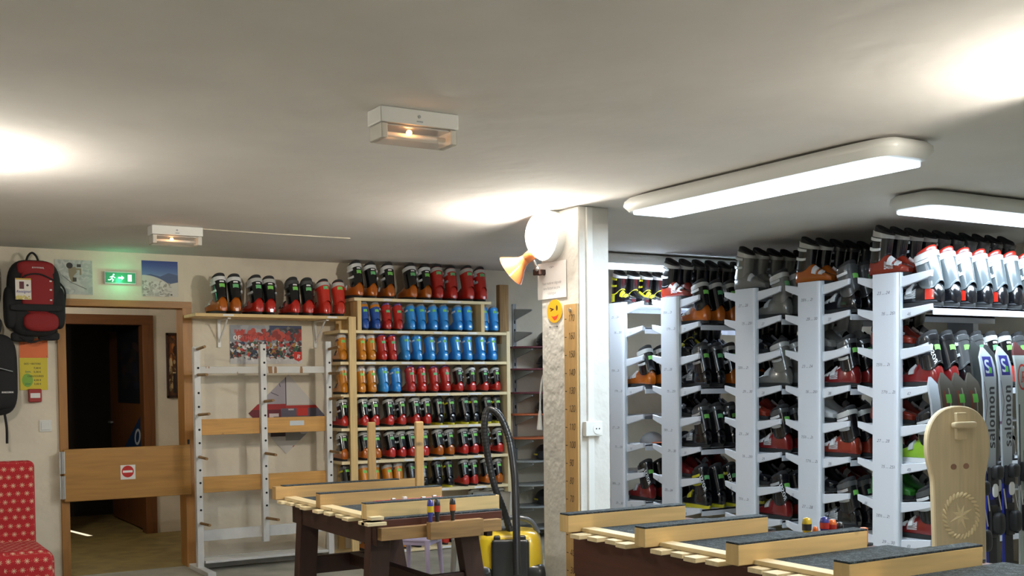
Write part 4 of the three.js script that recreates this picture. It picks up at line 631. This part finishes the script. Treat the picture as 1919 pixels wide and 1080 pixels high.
// ================================================================== SHELVES WITH HELMETS BEHIND THE PILLAR
{
  const x0 = 5.13, t = thing('helmet_shelves', 'wall shelving on slotted steel uprights with coloured board edges', 'shelves', V3(x0, 0, WALL));
  for (const x of [0.06, 0.62]) { part('slotted_upright', box(x - 0.018, x + 0.018, 0.02, 2.06, 0.0, 0.02, 0.002), M.greyMetal, t); }
  const slot = new THREE.BoxGeometry(0.012, 0.03, 0.002); for (let y = 1.0; y < 2.04; y += 0.075) part('slot', slot.clone().translate(0.06, y, 0.0205), M.hole, t);
  const wine = std(lin(0.12, 0.018, 0.03), 0.5), org = std(lin(0.42, 0.10, 0.03), 0.5), yel = std(lin(0.6, 0.5, 0.03), 0.5);
  const lv = [[1.999, null], [1.802, null], [1.66, wine], [1.468, wine], [1.261, wine], [1.073, org], [0.865, org], [0.663, org], [0.455, M.paper], [0.266, yel], [0.076, M.paper]];
  lv.forEach(([y, m], i) => {
    for (const x of [0.06, 0.62]) { const g = extrude([[0.015, 0.03], [0.3, 0.012], [0.3, 0.0], [0.015, -0.07]], 0.012, 0.002).rotateY(-Math.PI / 2); part('bracket', g.translate(x + 0.006, y - 0.014, 0.006), M.greyMetal, t); }
    if (!m) return; const s = new THREE.Shape(); s.moveTo(-0.06, 0.02); s.lineTo(-0.06, 0.2); s.quadraticCurveTo(0.05, 0.33, 0.2, 0.34); s.lineTo(0.85, 0.34); s.lineTo(0.85, 0.02); s.lineTo(-0.06, 0.02);
    const b = part('board', extrude(s, 0.014, 0.002).rotateX(Math.PI / 2).translate(0, y + 0.02, 0.0), i < 7 ? m : M.greyMetal, t);
    part('edge_strip', box(0.2, 0.85, y + 0.0045, y + 0.021, 0.338, 0.343, 0.001), m, b);
  });
  const hb = gloss(lin(0.015, 0.015, 0.017), 0.3), hy = gloss(lin(0.6, 0.5, 0.03), 0.3);
  [[1.66, 0.3, hb], [1.468, 0.31, hb], [1.073, 0.3, hb], [0.663, 0.27, hy], [0.266, 0.27, hy], [0.865, 0.42, hb], [0.455, 0.42, hb]].forEach(([y, dx, band], i) => {
    const h = thing('ski_helmet', ['black ski helmet on the upper wine red board', 'black ski helmet on the second wine red board', 'black ski helmet on the upper orange board', 'black helmet with yellow band on the lowest orange board', 'black helmet with yellow band on the yellow edged board', 'black ski helmet on the middle orange board', 'black ski helmet on the white edged board'][i], 'helmet', V3(x0 + dx, y + 0.0205, WALL + 0.19), 0.5, 'helmets on the wall shelving');
    part('shell', new THREE.SphereGeometry(0.098, 24, 14, 0, Math.PI * 2, 0, Math.PI * 0.6).scale(0.92, 1.05, 1.15).translate(0, 0.037, 0), hb, h); part('band', new THREE.TorusGeometry(0.093, 0.008, 8, 32).rotateX(Math.PI / 2).scale(0.96, 1, 1.19).translate(0, 0.045, 0), band, h); part('ear_pad', [pillow(0.03, 0.075, 0.08, 0.7, 14, 10).translate(-0.085, 0.038, 0), pillow(0.03, 0.075, 0.08, 0.7, 14, 10).translate(0.085, 0.038, 0)], M.blackCloth, h);
    part('vent', [box(-0.05, -0.03, 0.118, 0.13, -0.03, 0.05, 0.003), box(0.03, 0.05, 0.118, 0.13, -0.03, 0.05, 0.003)], M.hole, h);
  });
}

// ================================================================== WORKBENCHES
function stickTool(name, label, pos, tilt, c1, c2, len = 0.1, r = 0.014) {
  const t = thing(name, label, 'screwdriver', pos); t.rotation.set(tilt[0], 0, tilt[1]);
  part('shaft', rod(V3(0, -0.1, 0), V3(0, 0.005, 0), 0.0035), M.steel, t); part('handle', new THREE.LatheGeometry([[0, 0], [r * 0.7, 0], [r * 0.62, len * 0.18], [r, len * 0.45], [r * 1.05, len * 0.75], [r * 0.8, len * 0.96], [0, len]].map(([a, b]) => new THREE.Vector2(a, b)), 14), c1, t);
  part('grip_band', new THREE.CylinderGeometry(r * 1.07, r * 1.04, len * 0.28, 14).translate(0, len * 0.58, 0), c2, t); return t;
}
const T = { yellow: gloss(lin(0.7, 0.5, 0.02), 0.35), black: gloss(lin(0.015, 0.015, 0.02), 0.4), orange: gloss(lin(0.75, 0.16, 0.02), 0.35), blue: gloss(lin(0.03, 0.04, 0.3), 0.35), red: gloss(lin(0.5, 0.03, 0.02), 0.35) };
{ // the near bench with carpeted bays
  const X0 = 2.50, X1 = 3.12, ZA = -3.70, ZB = -0.9, Y = 0.80, t = thing('ski_bench', 'long service bench with carpeted bays and dark brown apron', 'workbench', V3(0, 0, 0));
  part('worktop', box(X0 + 0.02, X1, Y - 0.035, Y - 0.012, ZB, ZA, 0.002, 'z'), M.brown, t);
  part('apron', box(X0 + 0.015, X0 + 0.045, Y - 0.19, Y - 0.03, ZA + 0.02, ZB, 0.003, 'z'), M.brown, t); part('apron', box(X1 - 0.045, X1 - 0.015, Y - 0.19, Y - 0.03, ZA + 0.02, ZB, 0.003, 'z'), M.brown, t); part('end_apron', box(X0 + 0.045, X1 - 0.045, Y - 0.17, Y - 0.03, ZA + 0.03, ZA + 0.06, 0.003, 'x'), M.brown, t);
  for (const [x, z] of [[X0 + 0.02, ZA + 0.02], [X1 - 0.1, ZA + 0.02], [X0 + 0.02, ZB - 0.1], [X1 - 0.1, ZB - 0.1]]) part('leg', box(x, x + 0.075, 0, Y - 0.035, z, z + 0.075, 0.004, 'y'), M.brown, t);
  const dz = [-3.62, -3.14, -2.665, -2.215, -1.76, -1.3];
  dz.forEach((z, i) => {
    const d = part('divider', box(X0 - 0.07, X1 - 0.1, Y - 0.012, Y + 0.055, z - 0.03, z + 0.03, 0.003, 'x', i * 0.31), M.pine, t); part('carpet_strip', box(X0 - 0.068, X1 - 0.1, Y + 0.0545, Y + 0.061, z - 0.03, z + 0.03, 0.002, 'x'), M.carpet, d);
    if (i === dz.length - 1) return; const z1 = dz[i + 1];
    part('carpet_mat', box(X0 + 0.055, X1, Y - 0.012, Y - 0.002, z + 0.031, z1 - 0.031, 0.002, 'z'), M.carpet, t);
    part('edge_lath', box(X0 - 0.005, X0 + 0.055, Y - 0.012, Y + 0.003, z + 0.031, z1 - 0.031, 0.002, 'z', i), M.pinePale, t);
    for (let k = 0; k < 4; k++) { const a = z + 0.05 + k * (z1 - z - 0.09) / 4; part('slat', box(X0 - 0.075 + 0.012 * ((k + i) % 3), X0 + 0.04, Y - 0.029, Y - 0.0125, a, a + 0.062, 0.002, 'x', k), M.pinePale, t); }
  });
  const tz = -2.665, ty = Y + 0.062;
  const put = (px, py, label, c1, c2, len, r, z = tz) => { const p = onZ(px, py, z); return stickTool('screwdriver', label, V3(p.x, ty - 0.012, z), [0, 0], c1, c2, len, r); };
  const q = (px, py, z) => onZ(px, py, z).x;
  const rack = [[1512, T.yellow, T.black, 0.062, 0.018, 'yellow and black screwdriver handle standing behind the third divider'], [1528, T.orange, T.orange, 0.035, 0.011, 'small orange screwdriver handle behind the third divider'], [1545, T.blue, T.red, 0.06, 0.018, 'blue screwdriver handle with red cap behind the third divider'], [1559, T.orange, T.red, 0.05, 0.018, 'stubby orange screwdriver handle behind the third divider'], [1574, T.black, T.black, 0.04, 0.014, 'small black screwdriver handle at the end of the row']];
  rack.forEach(([px, a, b, len, r, lab]) => { const z = tz - 0.05; stickTool('screwdriver', lab, V3(q(px, 985, z), Y + 0.03, z), [0, 0], a, b, len * 1.25, r * 0.85); });
  const hx = X1 - 0.085, h = thing('hex_key', 'orange T-handled key hung on the end of the third divider', 'tool', V3(hx, Y, tz)); part('handle', box(-0.012, 0.012, 0.0, 0.062, -0.012, 0.012, 0.006), T.orange, h); part('shaft', rod(V3(0, 0.0, 0), V3(0, -0.012, 0), 0.004), M.steel, h);
}
{ // the trestle bench in the middle of the room
  const X0 = 2.2, X1 = 2.93, ZA = -6.2, ZB = -4.93, Y = 0.735, t = thing('trestle_bench', 'wooden trestle bench with dark legs and pine dividers', 'workbench', V3(0, 0, 0));
  part('worktop', box(X0 + 0.03, X1, Y - 0.06, Y - 0.02, ZB, ZA, 0.003, 'z'), M.brown, t);
  part('apron', box(X0 + 0.04, X0 + 0.075, Y - 0.15, Y - 0.06, ZB - 0.03, ZA + 0.08, 0.003, 'z'), M.darkLeg, t); part('apron', box(X1 - 0.075, X1 - 0.04, Y - 0.15, Y - 0.06, ZB - 0.03, ZA + 0.08, 0.003, 'z'), M.darkLeg, t);
  const leg = (x0, x1, z) => { const g = extrude([[x0 - 0.055, Y - 0.06], [x0 + 0.055, Y - 0.06], [x1 + 0.055, 0], [x1 - 0.055, 0]], 0.07, 0.004); part('leg', grain(g.translate(0, 0, z - 0.035), 'y'), M.darkLeg, t); };
  for (const z of [ZB - 0.12, ZA + 0.2]) { leg(X0 + 0.09, X0 + 0.05, z); leg(X1 - 0.16, X1 - 0.05, z); part('cross_rail', box(X0 + 0.09, X1 - 0.1, 0.30, 0.40, z - 0.02, z + 0.02, 0.004, 'x'), M.darkLeg, t); }
  part('stretcher', box(2.53, 2.59, 0.33, 0.4, ZA + 0.2, ZB - 0.12, 0.004, 'z'), M.darkLeg, t);
  const dz = [-6.17, -5.62, -5.02]; 
  dz.forEach((z, i) => { const d = part('divider', box(X0 + 0.0 - (i === 0 ? 0.05 : 0), X1 - (i === 2 ? -0.02 : 0) + (i === 0 ? 0.14 : 0), Y - 0.02, Y + 0.055, z - 0.03, z + 0.03, 0.003, 'x', i * 0.4), i === 2 ? M.pine : M.stick, t); part('felt_strip', box(X0, X1, Y + 0.0545, Y + 0.06, z - 0.03, z + 0.03, 0.002, 'x'), M.carpet, d); });
  const f = part('front_board', box(X0 + 0.03, X1 - 0.03, Y - 0.115, Y - 0.055, ZB - 0.001, ZB + 0.045, 0.003, 'x', 0.2), M.roughWood, t); part('tool_block', box(2.47, 2.77, Y - 0.125, Y - 0.04, ZB + 0.045, ZB + 0.09, 0.004, 'x', 0.7), M.roughWood, t);
  for (let k = 0; k < 3; k++) { const a = dz[k] + 0.035, b = k < 2 ? dz[k + 1] - 0.035 : ZB - 0.005; part('edge_lath', box(X0, X0 + 0.07, Y - 0.02, Y - 0.003, a, b, 0.002, 'z', k), M.pinePale, t); part('carpet_mat', box(X0 + 0.07, X1, Y - 0.02, Y - 0.012, a, b, 0.002, 'z'), M.carpet, t); for (let j = 0; j < 4; j++) { const c = a + 0.01 + j * (b - a) / 4; part('slat', box(X0 - 0.05 + 0.01 * (j % 3), X0 + 0.05, Y - 0.037, Y - 0.0205, c, c + 0.075, 0.002, 'x', j), M.pinePale, t); } }
  for (const [px, z, y1] of [[697, -6.215, 791], [786, -5.665, 790]]) { const b = onZ(px, 880, z), h = onZ(px, y1, z).y; part('upright_slat', box(b.x - 0.026, b.x + 0.026, Y - 0.02, h, z - 0.012, z + 0.012, 0.008, 'y', px), M.stick, t); }
  for (const [px, c1, c2, lab] of [[806, T.blue, T.yellow, 'blue screwdriver standing in the block of the trestle bench'], [819, T.black, T.red, 'black and red screwdriver standing in the trestle bench block'], [848, T.black, T.orange, 'dark screwdriver with orange ends in the trestle bench block']]) { const z = ZB + 0.066; const p = onZ(px, 930, z); stickTool('screwdriver', lab, V3(p.x, Y - 0.038, z), [0.05, 0.03], c1, c2, 0.11, 0.015); }
  const tr = thing('parts_tray', 'red shallow tray of small metal parts on the trestle bench', 'tray', V3(2.62, Y - 0.0115, -5.32)); part('tray', [box(-0.2, 0.2, 0, 0.006, -0.07, 0.07, 0.002), box(-0.2, 0.2, 0, 0.035, -0.074, -0.068, 0.002), box(-0.2, 0.2, 0, 0.035, 0.068, 0.074, 0.002), box(-0.204, -0.198, 0, 0.035, -0.07, 0.07, 0.002), box(0.198, 0.204, 0, 0.035, -0.07, 0.07, 0.002)], T.red, tr);
  for (let k = 0; k < 9; k++) part('metal_part', box(-0.012, 0.012, 0, 0.03 + 0.015 * (k % 2), -0.01, 0.01, 0.004).translate(-0.16 + k * 0.04, 0.006, 0.03 * ((k % 3) - 1)), k % 3 ? M.steel : M.plasticWhite, tr);
}
// ================================================================== PLASTIC CHAIRS
function plasticChair(label, pos, turn, s, m) {
  const t = thing('plastic_chair', label, 'chair', pos, turn); t.scale.setScalar(s);
  const st = new THREE.Shape(); st.moveTo(-0.19, -0.18); st.lineTo(0.19, -0.18); st.quadraticCurveTo(0.22, 0.0, 0.2, 0.2); st.quadraticCurveTo(0, 0.24, -0.2, 0.2); st.quadraticCurveTo(-0.22, 0, -0.19, -0.18);
  part('seat', extrude(st, 0.02, 0.006).rotateX(Math.PI / 2).translate(0, 0.44, 0), m, t);
  const bk = (a, b) => { const w = mix(0.19, 0.2, b); return [Math.sin(a) * w * 1.25, 0.43 + b * 0.36, -0.02 - Math.cos(a) * 0.19 - b * 0.06]; };
  part('backrest', slab(bk, -0.75, 0.75, 0, 1, 0.014, 10, 5), m, t);
  for (const [x, z] of [[-0.17, -0.16], [0.17, -0.16], [-0.18, 0.17], [0.18, 0.17]]) part('leg', rod(V3(x * 1.15, 0, z * 1.12), V3(x, 0.43, z), 0.018, 0.03, 8), m, t);
  part('skirt', [box(-0.17, 0.17, 0.38, 0.425, 0.18, 0.195, 0.004), box(-0.19, -0.175, 0.38, 0.425, -0.16, 0.18, 0.004), box(0.175, 0.19, 0.38, 0.425, -0.16, 0.18, 0.004)], m, t); return t;
}
plasticChair('small lilac plastic child chair behind the trestle bench', V3(3.47, 0, -7.0), 0.75, 0.68, std(lin(0.55, 0.47, 0.66), 0.4));
plasticChair('grey plastic chair between the trestle bench and the vacuum cleaner', V3(onZ(905, 1000, -6.45).x, 0, -6.45), -0.9, 0.8, std(lin(0.42, 0.41, 0.38), 0.45));
// ================================================================== VACUUM CLEANER
{
  const yl = gloss(lin(0.75, 0.52, 0.02), 0.35), bk = gloss(lin(0.012, 0.013, 0.015), 0.4), gr = gloss(lin(0.12, 0.14, 0.17), 0.4), Z = -5.78;
  const t = thing('vacuum_cleaner', 'yellow and black tub vacuum cleaner with a looped black hose', 'vacuum cleaner', V3(3.48, 0, Z), -0.54);
  const ring = (w, d, y, e = 0.45) => circ(32, (a) => { const c = Math.cos(a), s = Math.sin(a); return [-Math.sign(s) * Math.abs(s) ** e * w, y, Math.sign(c) * Math.abs(c) ** e * d]; });
  part('tub', loft([ring(0.15, 0.15, 0.06), ring(0.185, 0.18, 0.1), ring(0.2, 0.19, 0.26)], true, true), bk, t);
  part('body', loft([ring(0.205, 0.195, 0.26), ring(0.205, 0.195, 0.33), ring(0.19, 0.18, 0.44), ring(0.165, 0.15, 0.475), ring(0.12, 0.1, 0.485)], true, true), yl, t);
  part('front_panel', [box(-0.105, 0.12, 0.14, 0.45, 0.17, 0.215, 0.02), box(-0.09, -0.05, 0.43, 0.47, 0.14, 0.2, 0.01), box(0.06, 0.1, 0.43, 0.47, 0.14, 0.2, 0.01)], bk, t);
  part('latch', box(-0.06, 0.06, 0.478, 0.498, -0.05, 0.06, 0.008), gr, t);
  for (const s of [-1, 1]) { part('bumper', pillow(0.14, 0.2, 0.16, 0.6, 18, 12).translate(s * 0.15, 0.2, 0.13), bk, t); const w = part('castor', new THREE.CylinderGeometry(0.03, 0.03, 0.03, 16).rotateZ(Math.PI / 2).translate(s * 0.13, 0.03, 0.13), bk, t); part('castor', new THREE.CylinderGeometry(0.045, 0.045, 0.03, 18).rotateZ(Math.PI / 2).translate(s * 0.15, 0.045, -0.13), bk, t); part('castor_fork', box(s * 0.13 - 0.022, s * 0.13 + 0.022, 0.03, 0.1, 0.115, 0.145, 0.004), bk, t); }
  part('handle', tube([V3(-0.2, 0.28, 0.02), V3(-0.21, 0.42, 0.02), V3(-0.16, 0.53, 0.01), V3(0, 0.555, 0), V3(0.13, 0.535, 0.01), V3(0.18, 0.46, 0.02)], 0.015, 30, 8), gr, t);
  part('power_cord', tube([V3(-0.09, 0.2, 0.22), V3(-0.05, 0.13, 0.25), V3(0.0, 0.2, 0.235), V3(0.06, 0.12, 0.25), V3(0.1, 0.2, 0.23)], 0.006, 30, 6), bk, t);
  const hp = [[969, 1078, 0.26], [967, 960, 0.2], [963, 880, 0.16], [951, 812, 0.1], [932, 775, 0.06], [915, 768, 0.03], [908, 795, 0.02], [914, 855, 0.02], [927, 912, 0.04], [945, 960, 0.06], [957, 1000, 0.08]].map(([x, y, d]) => { const p = onZ(x, y, Z + d); return V3(p.x - 3.48, p.y, d).applyAxisAngle(V3(0, 1, 0), 0.54); });
  const cv = new THREE.CatmullRomCurve3(hp, false, 'centripetal'), N = 260, g = new THREE.TubeGeometry(cv, N, 0.021, 12, false), P = g.attributes.position;
  for (let i = 0; i <= N; i++) { const c = cv.getPointAt(i / N), k = i < 110 ? 1.05 : (i % 3 === 0 ? 1.06 : 0.96); for (let j = 0; j <= 12; j++) { const q = i * 13 + j; P.setXYZ(q, c.x + (P.getX(q) - c.x) * k, c.y + (P.getY(q) - c.y) * k, c.z + (P.getZ(q) - c.z) * k); } } g.computeVertexNormals();
  part('hose', g, bk, t);
}
// ================================================================== CARVED BOARD AND SKIS
{
  const bz = -3.2, c = onZ(1800, 900, bz), top = onZ(1800, 766, bz).y, W = (onZ(1850, 830, bz).x - onZ(1752, 830, bz).x) / 2 * 0.98, t = thing('carved_board', 'carved wooden snowboard with star rosette and peg standing behind the bench', 'wooden board', V3(c.x, 0.012, bz)); t.rotation.set(-0.03, -0.18, 0);
  const s = new THREE.Shape(), w = W, n = W * 0.83, H = top; s.moveTo(-n * 0.95, 0.06); s.quadraticCurveTo(-n * 0.9, 0, -n * 0.6, 0); s.lineTo(n * 0.6, 0); s.quadraticCurveTo(n * 0.9, 0, n * 0.95, 0.06); s.lineTo(n, H - 0.36); s.bezierCurveTo(n, H - 0.28, w, H - 0.26, w, H - 0.17); s.bezierCurveTo(w, H - 0.05, w * 0.55, H, 0, H); s.bezierCurveTo(-w * 0.55, H, -w, H - 0.05, -w, H - 0.17); s.bezierCurveTo(-w, H - 0.26, -n, H - 0.28, -n, H - 0.36); s.lineTo(-n * 0.95, 0.06);
  part('board', grain(extrude(s, 0.03, 0.005), 'y', 1, 0.3), M.boardWood, t);
  const cw = M.pinePale; part('peg_block', box(-0.028, 0.028, H - 0.15, H - 0.03, 0.03, 0.05, 0.004, 'y'), M.boardWood, t); part('peg_bar', pillow(0.13, 0.03, 0.035, 0.5, 20, 12).translate(0, H - 0.085, 0.062), M.boardWood, t);
  const ry = onZ(1796, 972, bz).y, R = 0.093; for (let k = 0; k < 28; k++) { const a = k / 28 * Math.PI * 2; part('rope_twist', pillow(0.013, 0.034, 0.016, 0.9, 8, 6).rotateZ(a + 0.75).translate(Math.cos(a) * R, ry + Math.sin(a) * R, 0.031), cw, t); }
  for (let k = 0; k < 8; k++) { const a = k / 8 * Math.PI * 2 + 0.39, L = k % 2 ? 0.052 : 0.07, g = new THREE.BufferGeometry(), P = (r, d, z) => [Math.cos(a + d) * r, ry + Math.sin(a + d) * r, z]; const o = [0, ry, 0.04], e = P(L, 0, 0.0305), l = P(0.024, 0.39, 0.0305), q = P(0.024, -0.39, 0.0305); g.setAttribute('position', new THREE.Float32BufferAttribute([...o, ...e, ...l, ...o, ...q, ...e], 3)); g.setAttribute('uv', new THREE.Float32BufferAttribute(new Array(12).fill(0.3), 2)); g.computeVertexNormals(); part('star_ray', g, cw, t); }
  for (const x of [-0.035, 0.035]) part('knot', new THREE.CylinderGeometry(0.016, 0.016, 0.002, 16).rotateX(Math.PI / 2).scale(1, 0.8, 1).translate(x, onZ(1796, 880, bz).y, 0.0302), std(lin(0.32, 0.17, 0.11), 0.6), t);
}
function ski(label, px, py, z, mat, twin, lean, group) {
  const p = onZ(px, py, z), H = p.y, t = thing('ski', label, 'ski', V3(p.x, 0, z), 0, group), n = 28, fr = [], bc = [];
  const rings = []; for (let i = 0; i <= n; i++) { const u = i / n, y = u * H; let w = 0.052 - 0.016 * Math.sin(Math.PI * Math.min(1, u / 0.9)) + 0.006 * u; const e = (1 - u) * H; if (e < 0.11) w *= Math.sqrt(Math.max(0.02, 1 - ((0.11 - e) / 0.11) ** 2.2)); if (y < 0.04) w *= 0.75 + 0.25 * y / 0.04; const c = e < 0.2 ? -((0.2 - e) ** 2) * 1.1 : (y < 0.14 && twin ? -((0.14 - y) ** 2) * 1.2 : 0), h = e < 0.02 ? 0.003 : 0.006; const zz = -c * -1; rings.push([[-w, y, c + h], [w, y, c + h], [w, y, c - h], [-w, y, c - h]]); }
  const g = loft(rings, true, true), uv = g.attributes.uv, P = g.attributes.position; for (let i = 0; i < P.count; i++) uv.setXY(i, 0.5 + P.getX(i) / 0.12, P.getY(i) / H);
  part('ski_body', toCreasedNormals(g, 0.6), mat, t); const d = V3(0, 0, 0);
  part('binding_toe', [box(-0.035, 0.035, H * 0.5, H * 0.5 + 0.11, 0.006, 0.03, 0.006), pillow(0.07, 0.08, 0.05, 0.6, 14, 10).translate(0, H * 0.5 + 0.08, 0.045)], M.black, t);
  part('binding_heel', [box(-0.03, 0.03, H * 0.5 - 0.28, H * 0.5 - 0.1, 0.006, 0.028, 0.006), pillow(0.06, 0.12, 0.06, 0.6, 14, 10).translate(0, H * 0.5 - 0.2, 0.05)], M.black, t); part('brake_pad', [pillow(0.045, 0.075, 0.016, 0.7, 14, 10).translate(0, H * 0.5 - 0.02, 0.03)], M.white, t); part('brake_arm', [rod(V3(-0.045, H * 0.5 - 0.02, 0.012), V3(-0.05, H * 0.5 - 0.13, 0.03), 0.004), rod(V3(0.045, H * 0.5 - 0.02, 0.012), V3(0.05, H * 0.5 - 0.13, 0.03), 0.004)], M.steel, t);
  t.rotation.set(-0.02, lean, 0); return t;
}
{
  const z = -3.88, sal = printMat(canvasTex(128, 1536, (g) => {
    g.fillStyle = '#b9c2cc'; g.fillRect(0, 0, 128, 1536); g.fillStyle = '#2b2c86'; g.fillRect(24, 52, 80, 110); g.fillStyle = '#c9d4de'; g.font = 'bold 104px sans-serif'; g.fillText('S', 30, 144); g.fillStyle = '#5bb24a'; g.fillRect(66, 112, 26, 32);
    g.save(); g.translate(104, 560); g.rotate(-Math.PI / 2); g.fillStyle = '#3c4048'; g.font = 'bold 84px sans-serif'; g.fillText('salomon', 0, 0, 370); g.restore();
    g.strokeStyle = '#6a4a6a'; g.lineWidth = 4; g.beginPath(); g.moveTo(10, 190); g.lineTo(40, 310); g.lineTo(10, 440); g.stroke(); g.fillStyle = '#20244e'; g.beginPath(); g.moveTo(0, 640); g.lineTo(64, 760); g.lineTo(128, 640); g.lineTo(128, 1536); g.lineTo(0, 1536); g.fill(); g.fillStyle = '#1c2ea0'; g.fillRect(0, 760, 30, 500); g.fillStyle = '#2430b8'; g.fillRect(50, 720, 40, 120); g.fillStyle = '#14141c'; g.fillRect(30, 900, 98, 636);
  }));
  const brown = printMat(canvasTex(128, 1024, (g) => { g.fillStyle = '#463f35'; g.fillRect(0, 0, 128, 1024); g.fillStyle = '#6c3222'; g.fillRect(24, 70, 22, 160); g.fillStyle = '#8a8478'; g.fillRect(70, 60, 10, 240); g.fillStyle = '#5bb24a'; g.fillRect(40, 84, 46, 34); g.fillStyle = '#33302c'; g.fillRect(0, 420, 128, 604); }));
  const grey = printMat(canvasTex(128, 1024, (g) => { g.fillStyle = '#aab0ae'; g.fillRect(0, 0, 128, 1024); g.fillStyle = '#5c2a2a'; g.fillRect(0, 0, 128, 50); g.strokeStyle = '#b83a34'; g.lineWidth = 8; g.beginPath(); g.arc(64, 130, 44, 0, 7); g.stroke(); g.fillStyle = '#b83a34'; g.font = 'italic bold 56px serif'; g.fillText('R', 42, 150); g.fillStyle = '#3c3c40'; g.fillRect(20, 230, 12, 300); g.fillRect(60, 400, 60, 624); }));
  const dark = gloss(lin(0.03, 0.035, 0.035), 0.35), blue = gloss(lin(0.35, 0.37, 0.4), 0.4), G = 'rental skis standing by the racks';
  ski('slim pale grey ski at the left end of the row of skis', 1764, 706, z - 0.1, blue, true, 0.1, G);
  [['first', 1786], ['second', 1811], ['third', 1836]].forEach(([o, px]) => ski(o + ' of three brown twin tip skis with green stickers', px, 698, z + 0.06, brown, true, 0, G));
  ski('white ski with blue S and salomon lettering, left one of pair', 1862, 650, z, sal, false, 0, G); ski('white ski with blue S and salomon lettering, right one of pair', 1893, 648, z, sal, false, 0, G);
  ski('dark ski behind the lettered white pair, left one', 1843, 638, z - 0.12, dark, true, 0, G); ski('dark ski behind the lettered white pair, right one', 1868, 645, z - 0.12, dark, true, 0, G);
  ski('grey ski with red ringed letter at the right edge', 1924, 640, z, grey, false, 0, G);
  ski('dark ski behind the grey ski at the right edge', 1950, 650, z - 0.04, dark, false, 0, G);
}
shade(scene);
renderer.render(scene, camera);
